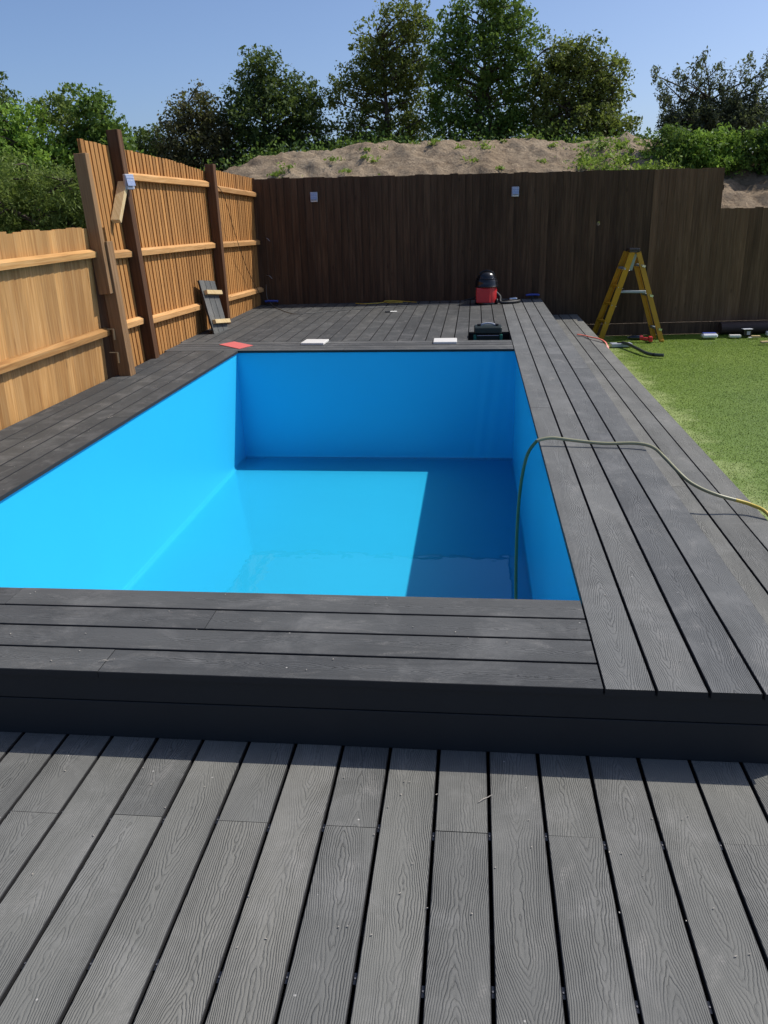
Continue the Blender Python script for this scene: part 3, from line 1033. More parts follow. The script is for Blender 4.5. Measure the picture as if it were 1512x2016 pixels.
# ------------------------------------------------------------------ things lying on the deck
def loose_items():
    mb = MB()
    mb.prism([(-2.690, 8.881), (-2.394, 8.580), (-2.303, 8.800), (-2.585, 9.085)], 0.002, 0.006, 'xy')
    tag(mb.build('red_card', M['red_card']), 'flat red rectangular card lying at the far corner of the pool', 'card')
    for nm, label, c, s, rz in (('white_tile', 'white slab lying on the far coping nearer the red card', (-1.672, 8.955, 0), (0.245, 0.27, 0.022), -0.05),
                                ('white_tile', 'white slab lying on the far coping beside the open hatch', (-0.297, 8.965, 0), (0.242, 0.27, 0.022), 0.02)):
        mb = MB(); mb.box((0, 0, s[2] / 2 + 0.001), s, None, 0.003)
        o = tag(mb.build(nm, M['white_tile'], None, c), label, 'tile', 'white slabs on the far coping')
        o.rotation_euler[2] = rz
    # red curved strip over the edge of the lower boards
    pts = smooth_path([(1.30, 11.06, LOW + 0.012), (1.37, 10.98, LOW + 0.010), (1.42, 10.78, LOW + 0.02), (1.50, 10.60, LOW + 0.024), (1.55, 10.44, LOW + 0.012), (1.572, 10.34, LOW - 0.03), (1.578, 10.28, LOW - 0.075)], 5)
    mb = MB()
    P, F = [], []
    for i, p in enumerate(pts):
        u = i / (len(pts) - 1)
        wd = 0.030 + 0.016 * (1 if (u < 0.12 or u > 0.8) else 0)
        P += [p + Vector((-0.5, -0.5, 0)) * wd * 0.5, p + Vector((0.5, 0.5, 0)) * wd * 0.5, p + Vector((0.5 * wd * .5, 0.5 * wd * .5, 0.010)), p + Vector((-0.5 * wd * .5, -0.5 * wd * .5, 0.010))]
    n = len(pts)
    for i in range(n - 1):
        for k in range(4):
            F.append((i * 4 + k, i * 4 + (k + 1) % 4, (i + 1) * 4 + (k + 1) % 4, (i + 1) * 4 + k))
    F += [(0, 1, 2, 3), tuple((n - 1) * 4 + k for k in range(4))]
    mb.poly(P, F)
    tag(mb.build('plastic_strip', M['salmon_plastic'], smooth=True), 'salmon red bent plastic strip hanging over the deck edge near the ladder', 'plastic strip')
    # blue floats at the back of the deck
    for label, c, rz in (('blue plastic handled float at the slatted corner of the rear deck', (-3.0, 12.72, 0.0), 0.1), ('blue plastic handled float by the rear fence, beyond the vacuum hose', (0.86, 13.16, 0.0), 0.08)):
        t_ = thing('float', label, 'float', c, rz, 'blue floats along the rear fence')
        MB().box((0, 0, 0.012), (0.15, 0.07, 0.008), None, 0.002).build('blade', M['black_rubber'], t_)
        MB().tube(smooth_path([(-0.10, 0, 0.055), (-0.05, 0, 0.062), (0.05, 0, 0.062), (0.10, 0, 0.055)], 4), [0.012] + [0.016] * 11 + [0.012], 10).build('handle', M['blue_plastic'], t_, smooth=True)
        MB().box((0, 0, 0.033), (0.03, 0.02, 0.045)).build('stem', M['black_rubber'], t_)
loose_items()

# ------------------------------------------------------------------ toolbox in the hatch
def toolbox():
    t_ = thing('tool_crate', 'dark green tool crate with grey handle standing in the deck hatch', 'tool box', (0.148, 9.36, -0.54))
    H = 0.66
    mb = MB()
    wd, dp = 0.285, 0.20
    for sx in (-1, 1):
        o = MB().box((sx * (wd / 2 - 0.004), -dp / 2 + 0.004, H / 2 - 0.045), (0.03, 0.04, H - 0.09), None, 0.003).build('corner_post', M['green_plastic'], t_)
    MB().box((0, 0.01, H / 2 - 0.05), (wd - 0.02, dp - 0.03, H - 0.1), None, 0.006).build('body', M['dark_green'], t_)
    MB().box((0, 0.0, H - 0.045), (wd + 0.012, dp + 0.012, 0.075), None, 0.012).build('lid', M['dark_green'], t_)
    for sx in (-1, 1):
        MB().box((sx * 0.09, 0.0, H + 0.004), (0.05, 0.06, 0.012), None, 0.004).build('latch', M['black_plastic'], t_)
    MB().tube(smooth_path([(-0.075, -0.02, H - 0.005), (-0.06, -0.02, H + 0.012), (0, -0.02, H + 0.022), (0.06, -0.02, H + 0.012), (0.075, -0.02, H - 0.005)], 5), 0.009, 8).build('handle', M['silver_plastic'], t_, smooth=True)
    MB().box((0.0, -0.095, H - 0.098), (0.23, 0.008, 0.006)).build('trim', M['silver_plastic'], t_)
toolbox()

# ------------------------------------------------------------------ vacuum cleaner
def vacuum():
    t_ = thing('vacuum_cleaner', 'red and black drum vacuum cleaner standing on the rear deck', 'vacuum cleaner', (0.168, 12.58, 0.0), 0.0)
    tub = MB(); tub.lathe([(0.10, 0.018), (0.148, 0.02), (0.152, 0.035), (0.150, 0.15), (0.146, 0.238)], 32)
    b = tub.build('drum', M['red_plastic'], t_, smooth=True)
    MB().box((-0.045, -0.10, 0.130), (0.20, 0.11, 0.205), None, 0.010).build('rear_caddy', M['red_plastic'], t_)
    MB().lathe([(0.157, 0.0), (0.160, 0.012), (0.157, 0.028), (0.12, 0.03)], 32).build('base_ring', M['black_plastic'], t_, smooth=True)
    top = MB(); top.lathe([(0.150, 0.236), (0.168, 0.238), (0.170, 0.252), (0.162, 0.262), (0.160, 0.30), (0.152, 0.335), (0.132, 0.356), (0.130, 0.366), (0.122, 0.392), (0.098, 0.424), (0.060, 0.446), (0.025, 0.455), (0.0, 0.457)], 32)
    hd = top.build('motor_head', M['black_plastic'], t_, smooth=True)
    MB().tube(smooth_path([(-0.105, -0.03, 0.40), (-0.085, -0.03, 0.435), (0, -0.03, 0.463), (0.085, -0.03, 0.435), (0.105, -0.03, 0.40)], 6), 0.011, 8).build('handle', M['black_plastic'], t_, smooth=True)
    MB().lathe([(0.140, 0.348), (0.150, 0.350), (0.146, 0.360), (0.128, 0.364)], 32).build('head_band', M['black_plastic'], t_, smooth=True)
    for sx in (-1, 1):
        w_ = MB(); w_.lathe([(0.0, -0.012), (0.036, -0.012), (0.040, -0.006), (0.040, 0.006), (0.036, 0.012), (0.0, 0.012)], 18)
        o = w_.build('wheel', M['black_rubber'], t_, (sx * 0.150, -0.07, 0.040), smooth=True)
        o.rotation_euler = (0, math.pi / 2, 0)
    hp = smooth_path([(0.13, -0.02, 0.16), (0.19, -0.02, 0.10), (0.20, -0.07, 0.03), (0.30, -0.06, 0.024), (0.42, 0.02, 0.024), (0.475, 0.13, 0.024), (0.42, 0.22, 0.024), (0.30, 0.24, 0.026), (0.20, 0.20, 0.026)], 7)
    MB().tube(hp, [0.0215 + 0.0025 * (i % 2) for i in range(len(hp))], 10).build('hose', M['black_rubber'], t_, smooth=True)
    MB().tube([(0.34, 0.12, 0.05), (0.42, 0.10, 0.055), (0.44, 0.095, 0.05)], [0.022, 0.026, 0.02], 12).build('wand_cuff', M['chrome'], t_, smooth=True)
    # mains plug end hanging at its side
    MB().tube(smooth_path([(-0.14, 0.02, 0.10), (-0.2, 0.03, 0.075), (-0.27, 0.02, 0.06), (-0.31, 0.0, 0.05)], 5), 0.010, 8).build('cable', M['cable_black'], t_, smooth=True)
vacuum()

# ------------------------------------------------------------------ cables on the rear deck
def cables():
    z = 0.006
    pts = [(-3.06, 12.70, 0.30), (-3.06, 12.71, 0.12), (-2.98, 12.66, 0.02), (-2.78, 12.2, z), (-2.45, 11.60, z), (-2.25, 11.62, z), (-2.04, 11.80, z), (-1.70, 12.0, z), (-1.415, 12.17, z), (-0.965, 12.38, z), (-0.60, 12.53, z), (-0.21, 12.60, z), (-0.12, 12.58, 0.04)]
    tag(MB().tube(smooth_path(pts, 8), 0.0048, 6).build('extension_cable', M['cable_white'], smooth=True), 'thin grey cable trailing from the slatted corner across the rear deck', 'cable')
    pts = [(-3.12, 10.80, 1.62), (-3.105, 11.0, 1.50), (-3.11, 11.35, 1.1), (-3.10, 11.6, 0.80), (-3.12, 11.95, 0.55), (-3.10, 12.4, 0.22), (-3.06, 12.6, 0.05), (-3.0, 12.64, 0.012)]
    tag(MB().tube(smooth_path(pts, 8), 0.0042, 6).build('hanging_cable', M['cable_black'], smooth=True), 'thin black cable hanging diagonally across the slatted fence', 'cable')
    pts = [(-1.75, 12.80, z), (-1.6, 12.72, z), (-1.42, 12.80, z), (-1.30, 12.93, z), (-1.18, 12.96, z + 0.006), (-1.06, 12.90, z), (-1.12, 12.80, z + 0.006), (-1.25, 12.82, z), (-1.34, 12.94, z + 0.012), (-1.2, 13.0, z + 0.012), (-0.98, 12.94, z), (-0.85, 12.86, z)]
    tag(MB().tube(smooth_path(pts, 7), 0.006, 6).build('yellow_cord', M['cable_yellow'], smooth=True), 'loose coil of yellow cord near the rear fence', 'cord')
    t_ = thing('screwdriver', 'small dark screwdriver lying on the rear deck boards', 'tool', (-1.13, 11.66, 0.012), 0.5)
    MB().tube([(-0.07, 0, 0), (0, 0, 0)], [0.011, 0.012], 8).build('handle', M['black_rubber'], t_, smooth=True)
    MB().tube([(0, 0, 0), (0.10, 0, -0.004)], 0.004, 6).build('shaft', M['steel'], t_, smooth=True)
    # wire hooks in the corner
    for zz, lab in ((0.93, 'bent wire hook on the rear fence beside the middle rail of the slatted fence'), (0.40, 'bent wire hook on the rear fence just above the bottom rail of the slatted fence')):
        tag(MB().tube(smooth_path([(-3.07, rear_y(-3.07) - 0.02, zz + .03), (-3.02, rear_y(-3.02) - 0.05, zz + 0.02), (-2.98, rear_y(-2.98) - 0.06, zz - 0.02)], 4), 0.0035, 6).build('wire_hook', M['steel'], smooth=True), lab, 'hook')
cables()

# ------------------------------------------------------------------ garden hose
def hose():
    r = 0.0098
    t_ = thing('garden_hose', 'long garden hose draped from the pool over the deck to the lawn', 'hose')
    inpool = [(0.18, 3.3, -1.11), (0.235, 3.75, -1.105), (0.265, 4.25, -1.00), (0.262, 4.55, -0.80), (0.268, 4.75, -0.50), (0.285, 4.85, -0.25), (0.320, 4.89, -0.06), (0.375, 4.90, 0.030)]
    deckp = [(0.375, 4.90, 0.030), (0.46, 4.905, 0.045), (0.60, 4.885, 0.034), (0.76, 4.865, 0.024), (0.93, 4.85, 0.030), (1.02, 4.80, 0.020), (1.07, 4.70, -0.015), (1.115, 4.60, -0.055), (1.165, 4.535, -0.095), (1.23, 4.49, -0.125), (1.31, 4.46, -0.150), (1.40, 4.46, -0.175)]
    lawnp = [(1.40, 4.46, -0.175), (1.48, 4.44, -0.195), (1.545, 4.37, -0.222), (1.60, 4.22, -0.33), (1.64, 4.05, -0.48), (1.72, 3.8, LAWN + 0.015), (1.95, 3.3, LAWN + 0.013)]
    MB().tube(smooth_path(inpool, 8), r, 10).build('pool_length', M['hose_green'], t_, smooth=True)
    MB().tube(smooth_path(deckp, 8), r, 10).build('deck_length', M['hose_grey'], t_, smooth=True)
    MB().tube(smooth_path(lawnp, 8), r, 10).build('lawn_length', M['hose_yellow'], t_, smooth=True)
hose()

# ------------------------------------------------------------------ step ladder
def ladder():
    t_ = thing('step_ladder', 'yellow fibreglass stepladder with black top cap standing on the lawn', 'step ladder', (0, 0, 0))
    nl, fl = Vector((1.86, 12.93, LAWN + 0.01)), Vector((1.78, 13.24, LAWN + 0.01))
    nr, fr = Vector((2.69, 12.70, LAWN + 0.01)), Vector((2.64, 13.02, LAWN + 0.01))
    tn, tf = Vector((2.25, 12.86, 0.66)), Vector((2.20, 13.08, 0.66))
    dn = Vector((0.035, 0, 0))
    def stile(a, b, wd, th):
        # C-section stile: web and two flanges
        a, b = Vector(a), Vector(b)
        z = (b - a).normalized()
        depth = Vector((0, 1, 0)); depth = (depth - z * depth.dot(z)).normalized()
        x = depth.cross(z)
        rot = Matrix((x, depth, z)).transposed()
        mb = MB(); L_ = (b - a).length
        c = (a + b) / 2
        mb.box(c, (wd, 0.006, L_), rot)
        for s in (-1, 1):
            mb.box(c + x * s * (wd / 2 - 0.003) + depth * th / 2, (0.006, th, L_), rot)
        return mb.build('stile', M['yellow_fibre'], t_)
    stile(nl, tn - dn, 0.078, 0.028); stile(fl, tf - dn, 0.078, -0.028)
    stile(nr, tn + dn * 1.4, 0.066, 0.026); stile(fr, tf + dn * 1.4, 0.066, -0.026)
    up = Vector((0, 0, 1))
    for k in range(4):           # treads
        u = (0.205, 0.41, 0.615, 0.82)[k]
        a = nl.lerp(tn - dn, u); b = fl.lerp(tf - dn, u)
        MB().bar(a, b, 0.075, 0.026, (0, 0, 1), 0.003).build('tread', M['aluminium'] if k == 3 else M['yellow_fibre'], t_)
        for e in (a, b):
            for s in (-0.024, 0.034):
                MB().lathe([(0.0, -0.007), (0.009, -0.007), (0.009, 0.0), (0.005, 0.004), (0.0, 0.005)], 8).build('rivet', M['chrome'], t_, tuple(e + Vector((s, -0.016, -0.014 - s * 0.3))), smooth=True)
    for u in (0.14, 0.52, 0.85):  # rear horizontals
        a = nr.lerp(tn + dn * 1.4, u); b = fr.lerp(tf + dn * 1.4, u)
        MB().bar(a, b, 0.03, 0.03, (0, 0, 1)).build('rear_rung', M['aluminium'], t_)
        MB().bar(a + Vector((0.0, -0.012, 0)), a + Vector((0.045, -0.012, -0.012)), 0.014, 0.03).build('brace_plate', M['chrome'], t_)
    # spreader bar / folding tray
    a = nl.lerp(tn, 0.555); b = nr.lerp(tn, 0.555)
    mb = MB(); mb.box(((a + b) / 2) + Vector((0, 0.07, 0)), ((b - a).length - 0.02, 0.12, 0.030), Matrix.Rotation(math.atan2(b.y - a.y, b.x - a.x), 3, 'Z'), 0.004)
    mb.build('spreader_tray', M['aluminium'], t_)
    # grey label plate under the cap
    a, b = nl.lerp(tn, 0.80), nl.lerp(tn, 0.985)
    MB().bar(a + Vector((0.035, 0.03, 0)), b + Vector((0.02, 0.03, 0)), 0.055, 0.006, (0, 1, 0)).build('step_plate', M['aluminium'], t_)
    MB().box((2.238, 12.97, 0.685), (0.155, 0.27, 0.055), None, 0.012).build('top_cap', M['black_plastic'], t_)
    for p in (nl, fl, nr, fr):
        MB().box(p + Vector((0, 0, 0.01)), (0.06, 0.03, 0.03), None, 0.005).build('foot', M['yellow_fibre'], t_)
ladder()

# ------------------------------------------------------------------ things on the lawn
def lawn_items():
    z = LAWN + 0.02
    # vacuum floor head with tube
    t_ = thing('floor_head', 'grey vacuum floor head with black tube lying on the lawn', 'vacuum tool', (2.06, 12.25, z))
    MB().box((-0.02, 0, 0.015), (0.29, 0.13, 0.05), Matrix.Rotation(0.12, 3, 'Z'), 0.006).build('head', M['silver_plastic'], t_)
    MB().box((-0.02, 0, 0.034), (0.10, 0.07, 0.03), Matrix.Rotation(0.12, 3, 'Z'), 0.008).build('pivot', M['black_plastic'], t_)
    MB().tube(smooth_path([(0.0, -0.02, 0.045), (0.05, -0.18, 0.05), (0.13, -0.55, 0.035), (0.19, -0.78, 0.022), (0.27, -0.88, 0.018), (0.38, -0.93, 0.018)], 6), 0.022, 10).build('tube', M['grey_plastic'], t_, smooth=True)
    MB().tube([(0.255, -0.868, 0.018), (0.275, -0.885, 0.018)], 0.024, 10).build('collar', M['black_rubber'], t_, smooth=True)
    # cordless drill
    d = thing('cordless_drill', 'red and black cordless drill lying on the lawn under the ladder', 'drill', (2.36, 12.66, z), -0.05)
    MB().tube([(-0.13, 0, 0.05), (-0.06, 0, 0.052), (0.0, 0, 0.052), (0.02, 0, 0.05)], [0.03, 0.042, 0.042, 0.03], 12).build('gearbox', M['black_plastic'], d, smooth=True)
    MB().tube([(0.0, 0, 0.052), (0.05, 0, 0.052)], [0.04, 0.036], 12).build('body', M['red_plastic'], d, smooth=True)
    MB().bar((0.03, 0, 0.045), (0.13, -0.02, 0.03), 0.035, 0.045, (0, 0, 1), 0.006).build('handle', M['red_plastic'], d)
    MB().box((0.155, -0.022, 0.035), (0.055, 0.085, 0.075), None, 0.008).build('battery', M['red_plastic'], d)
    MB().tube([(-0.13, 0, 0.05), (-0.17, 0, 0.05)], [0.022, 0.014], 10).build('chuck', M['black_rubber'], d, smooth=True)
    # white pack
    t_ = thing('white_pack', 'white plastic pack with blue band lying on the lawn edge', 'pack', (3.41, 12.95, z), 0.05)
    MB().box((0, 0, 0.03), (0.22, 0.12, 0.06), None, 0.018).build('bag', M['white_plastic'], t_)
    MB().box((0, 0.02, 0.065), (0.19, 0.06, 0.012), None, 0.004).build('band', M['blue_plastic'], t_)
    tag(MB().box((3.78, 12.98, z + 0.018), (0.16, 0.07, 0.035), None, 0.004).build('white_block', M['white_tile']), 'white block lying on the lawn in front of the brown roll', 'block')
    b = thing('small_box', 'small dark open box with white lid before the brown roll', 'box', (3.97, 13.08, z), 0.1)
    MB().box((0, 0, 0.05), (0.11, 0.08, 0.10), None, 0.004).build('carton', M['black_plastic'], b)
    MB().box((0, 0, 0.105), (0.135, 0.10, 0.008), None, 0.002).build('lid', M['white_plastic'], b)
    MB().box((0.01, -0.042, 0.05), (0.05, 0.004, 0.05)).build('print', M['silver_plastic'], b)
    o = tag(MB().box((4.06, 12.94, z + 0.012), (0.12, 0.05, 0.03), None, 0.003).build('timber_offcut', M['raw_timber']), 'short pale timber offcut beside the small dark box', 'offcut', 'timber offcuts on the lawn')
    o = MB().box((0, 0, 0), (0.30, 0.05, 0.028), None, 0.003).build('timber_offcut', M['raw_timber'], None, (4.10, 12.38, z + 0.02))
    o.rotation_euler[2] = 0.15
    tag(o, 'longer pale timber offcut lying by itself on the open lawn', 'offcut', 'timber offcuts on the lawn')
    o = MB().box((0, 0, 0), (0.13, 0.03, 0.01)).build('white_lath', M['white_tile'], None, (4.0, 12.93, z + 0.004))
    o.rotation_euler[2] = 0.6
    tag(o, 'thin white lath slanting on the lawn before the small box', 'lath')
    tag(MB().box((4.36, 13.12, z + 0.03), (0.20, 0.1, 0.06), None, 0.01).build('white_packet', M['white_plastic']), 'white packet at the right end of the brown roll', 'packet')
    mb = MB(); mb.tube([(3.66, 13.37, LAWN + 0.10), (6.4, 13.68, LAWN + 0.10)], 0.085, 20)
    tag(mb.build('felt_roll', M['brown_roll'], smooth=True), 'dark brown roll of sheeting lying along the foot of the low rear fence', 'roll')
lawn_items()

# ------------------------------------------------------------------ vegetation
LEAF = {
    'dark': leaf_material('leaf_dark', (0.039, 0.064, 0.023), (0.083, 0.137, 0.039), (0.159, 0.233, 0.064)),
    'brown': leaf_material('leaf_bronze', (0.064, 0.060, 0.034), (0.122, 0.122, 0.055), (0.208, 0.185, 0.086)),
    'olive': leaf_material('leaf_olive', (0.086, 0.111, 0.029), (0.173, 0.221, 0.049), (0.294, 0.343, 0.086)),
    'mid': leaf_material('leaf_mid', (0.055, 0.111, 0.023), (0.122, 0.221, 0.044), (0.221, 0.367, 0.073)),
    'bright': leaf_material('leaf_bright', (0.111, 0.208, 0.029), (0.221, 0.393, 0.055), (0.367, 0.564, 0.098)),
    'feathery': leaf_material('leaf_feathery', (0.111, 0.159, 0.034), (0.196, 0.282, 0.060), (0.320, 0.404, 0.111)),
    'grey': leaf_material('leaf_grey', (0.055, 0.069, 0.044), (0.103, 0.122, 0.073), (0.173, 0.196, 0.118)),
    'weed': leaf_material('leaf_weed', (0.147, 0.233, 0.038), (0.270, 0.404, 0.061), (0.416, 0.539, 0.122)),
}
def leaf_mesh(name, cen, size, mat, elong=1.9, droop=0.25, seed=1):
    g = np.random.default_rng(seed)
    n = len(cen)
    d = g.normal(size=(n, 3)); d[:, 2] -= droop
    d /= np.linalg.norm(d, axis=1)[:, None]
    e = g.normal(size=(n, 3)); e -= d * (e * d).sum(1)[:, None]
    e /= np.linalg.norm(e, axis=1)[:, None]
    nn = np.cross(d, e)
    L_ = size * (0.45 + 1.15 * g.random(n) ** 1.4)[:, None]
    wd = L_ / elong
    V = np.zeros((n, 4, 3))
    V[:, 0] = cen - d * L_ * 0.5
    V[:, 1] = cen + e * wd * 0.5 + nn * wd * 0.18
    V[:, 2] = cen + d * L_ * 0.5
    V[:, 3] = cen - e * wd * 0.5 + nn * wd * 0.18
    me = bpy.data.meshes.new(name)
    me.vertices.add(4 * n); me.vertices.foreach_set('co', V.ravel())
    me.loops.add(4 * n); me.loops.foreach_set('vertex_index', np.arange(4 * n, dtype=np.int32))
    me.polygons.add(n); me.polygons.foreach_set('loop_start', np.arange(0, 4 * n, 4, dtype=np.int32))
    me.update(); me.validate()
    me.materials.append(mat)
    return me

def crown_points(lobes, nleaf, clump_r, seed, nclump=60, up=0.0):
    """lobes: (x, y, z, rx, ry, rz). leaves gather in twig clumps spread through each lobe"""
    g = np.random.default_rng(seed)
    vol = np.array([l[3] * l[4] * l[5] for l in lobes]) ** 0.8
    share = vol / vol.sum()
    pts, clumps = [], []
    for l, s in zip(lobes, share):
        nc = max(6, int(nclump * len(lobes) * s))
        d = g.normal(size=(nc, 3)); d /= np.linalg.norm(d, axis=1)[:, None]
        r = (0.25 + 0.75 * g.random(nc) ** 0.55)[:, None]
        c = np.array(l[:3]) + d * r * np.array(l[3:])
        clumps.append(c)
        m = max(8, int(nleaf * s / nc))
        rr = clump_r * (0.6 + 0.8 * g.random(nc))
        for ci, ri in zip(c, rr):
            q = g.normal(size=(m, 3)); q /= np.linalg.norm(q, axis=1)[:, None]
            q *= (g.random(m) ** 0.5)[:, None] * ri * np.array([1, 1, 0.8 + up])
            pts.append(ci + q)
    return np.concatenate(pts), np.concatenate(clumps)

def tree(name, label, cat, base, lobes, mat, nleaf=9000, leaf=0.12, clump=0.42, seed=1, trunk=0.13, nclump=55, stems=1, up=0.0, group=None, elong=1.9, limb_every=5, droop=0.25, top_cut=1.0):
    g = random.Random(seed)
    t_ = thing(name, label, cat, base, 0.0, group)
    P, C = crown_points(lobes, int(nleaf * 1.5), clump * 1.08, seed, int(nclump * 1.15), up)
    link('crown', leaf_mesh('crown', P, leaf, mat, elong, droop, seed), t_)
    mb = MB()
    top = max(l[2] + l[5] * 0.1 for l in lobes)
    top *= top_cut
    cx = sum(l[0] for l in lobes) / len(lobes); cy = sum(l[1] for l in lobes) / len(lobes)
    spine = []
    for s in range(stems):
        ox = (s - (stems - 1) / 2) * 0.28
        tx = cx + ox * 2.2 + g.uniform(-0.3, 0.3)
        path = []
        for k in range(7):
            u = k / 6
            path.append((ox * (1 - u) + tx * u + g.uniform(-0.07, 0.07) * (k > 0), cy * u + g.uniform(-0.07, 0.07) * (k > 0), -0.25 + (top + 0.25) * u))
        path = smooth_path(path, 3)
        mb.tube(path, [trunk * (1 - 0.86 * i / (len(path) - 1)) / (stems ** 0.4) for i in range(len(path))], 8)
        spine.append(path)
    for i, c in enumerate(C):
        if i % limb_every:
            continue
        c = Vector(c)
        sp = g.choice(spine)
        cand = [p for p in sp if p.z < c.z - 0.15] or sp[:2]
        a = min(cand, key=lambda p: (p - c).length + 0.4 * abs((c.z - p.z) - 0.5 * (c - p).length))
        mid = a.lerp(c, 0.5) + Vector((g.uniform(-.1, .1), g.uniform(-.1, .1), g.uniform(0.0, .15)))
        r0 = 0.012 + 0.014 * (c - a).length
        mb.tube(smooth_path([a, mid, c], 3), [r0 * (1 - 0.12 * k) for k in range(7)], 5, False)
    mb.build('trunk', M['bark'], t_, smooth=True)
    return t_

# row of trees on the heap; crown lobes are (x, z, rx, rz) in metres round the tree's own depth
def lobes_of(base, abs_lobes, depth=0.85, full=1.3):
    g = random.Random(len(abs_lobes))
    return [(x - base[0], g.uniform(-0.35, 0.35), z - base[2], rx * full, max(rx, rz) * depth + 0.1, rz * full) for x, z, rx, rz in abs_lobes]
def row_tree(x, y, label, lobes, mat, **kw):
    base = (x, y, bank_z(x, y) - 0.1)
    return tree('tree', label, 'tree', base, lobes_of(base, lobes), LEAF[mat], group='trees on the soil heap', **kw)

row_tree(-10.2, 28.5, 'small dark shrubby tree at the left end of the row above the slatted fence',
         [(-10.3, 3.4, 0.45, 0.5), (-10.6, 2.9, 0.5, 0.6), (-9.9, 3.0, 0.5, 0.5), (-10.2, 2.4, 0.7, 0.5)], 'dark', nleaf=4500, seed=11, leaf=0.10, clump=0.22, stems=2)
row_tree(-8.7, 28.0, 'bronze tinted tree between the small shrubby tree and the tall dark tree',
         [(-8.5, 4.4, 0.45, 0.5), (-9.0, 4.1, 0.35, 0.45), (-8.1, 3.8, 0.45, 0.6), (-9.0, 3.4, 0.65, 0.7), (-8.3, 3.1, 0.75, 0.8), (-9.4, 2.9, 0.5, 0.5), (-8.7, 2.5, .9, .5)], 'brown', nleaf=10500, seed=12, leaf=0.10, clump=0.26)
row_tree(-6.5, 28.6, 'tall dark green tree with two pointed tops',
         [(-6.85, 5.45, 0.32, 0.48), (-6.4, 5.4, 0.28, 0.48), (-7.0, 4.8, 0.6, 0.55), (-6.1, 4.8, 0.6, 0.55), (-7.5, 4.1, 0.6, 0.6), (-5.5, 4.4, 0.6, 0.7), (-6.5, 3.9, 1.0, 0.75), (-5.1, 3.8, 0.5, 0.75), (-7.6, 3.2, 0.7, 0.7), (-5.7, 3.1, 0.9, 0.75), (-6.8, 2.8, 1.0, 0.6)], 'dark', nleaf=19000, seed=13, leaf=0.105, clump=0.27)
row_tree(-2.6, 29.0, 'open olive green tree with sky showing between its limbs',
         [(-2.25, 6.5, 0.65, 0.5), (-3.2, 6.0, 0.5, 0.55), (-1.75, 6.2, 0.5, 0.45), (-2.7, 5.6, 0.8, 0.55), (-1.9, 5.3, 0.65, 0.55), (-3.5, 5.0, 0.6, 0.45), (-4.3, 4.75, 0.5, 0.38), (-2.7, 4.75, 0.65, 0.45), (-1.85, 4.35, 0.6, 0.5), (-3.4, 4.1, 0.55, 0.45), (-4.1, 3.5, 0.6, 0.5), (-2.5, 3.6, 0.75, 0.4), (-1.85, 3.5, 0.4, 0.45), (-3.3, 3.1, 0.8, 0.4)], 'olive', nleaf=15500, seed=14, leaf=0.105, clump=0.25, trunk=0.11, nclump=38, limb_every=5)
row_tree(0.2, 28.2, 'tallest dense dark green tree in the middle of the row',
         [(0.0, 6.5, 0.6, 0.6), (0.7, 6.6, 0.5, 0.55), (-0.7, 6.1, 0.5, 0.5), (1.3, 5.9, 0.45, 0.55), (-0.9, 5.3, 0.5, 0.55), (0.2, 5.5, 0.85, 0.65), (1.2, 4.9, 0.6, 0.65), (-0.5, 4.5, 0.8, 0.65), (0.7, 4.1, 0.8, 0.65), (-0.9, 3.6, 0.5, 0.55), (0.1, 3.4, 0.8, 0.55), (1.2, 3.4, 0.55, 0.55)], 'mid', nleaf=19000, seed=15, leaf=0.105, clump=0.26, trunk=0.13, stems=2)
row_tree(3.0, 28.0, 'broad round multi-stemmed green tree at the right end of the row',
         [(2.4, 5.3, 0.6, 0.55), (3.1, 5.2, 0.6, 0.5), (3.75, 4.7, 0.55, 0.55), (1.95, 4.6, 0.45, 0.55), (2.8, 4.4, 0.9, 0.65), (3.8, 3.9, 0.6, 0.55), (2.0, 3.8, 0.5, 0.55), (2.9, 3.5, 1.0, 0.55), (4.1, 3.3, 0.5, 0.5), (2.2, 3.0, 0.5, 0.4)], 'olive', nleaf=17000, seed=16, leaf=0.10, clump=0.25, trunk=0.08, stems=5)
# spiky grey tree at the far right
def spiky():
    lobes = []
    g = random.Random(5)
    for k in range(15):
        a = -1.5 + 3.2 * k / 14
        hgt = 1.75 - 0.12 * abs(a) + g.uniform(-0.4, 0.25)
        for j in range(5):
            u = j / 4
            lobes.append((a * (0.6 + 0.5 * u), g.uniform(-0.3, 0.3), 0.5 + hgt * u, 0.16 * (1 - 0.7 * u) + 0.03, 0.2, 0.30))
    lobes += [(0, 0, 0.9, 1.3, 0.8, 0.5), (-0.9, 0, 0.7, 0.7, 0.7, 0.4), (1.0, 0, 0.9, 0.8, 0.8, 0.5)]
    tree('tree', 'grey green tree with upright spiky branches behind the bright bushes', 'tree', (6.6, 27.0, bank_z(6.6, 27.0) + 0.25), lobes, LEAF['grey'], nleaf=22000, leaf=0.085, clump=0.13, seed=21, nclump=13, stems=3, up=0.7, group='trees on the soil heap', droop=-0.6, elong=2.4, trunk=0.05, limb_every=11, top_cut=0.55)
spiky()
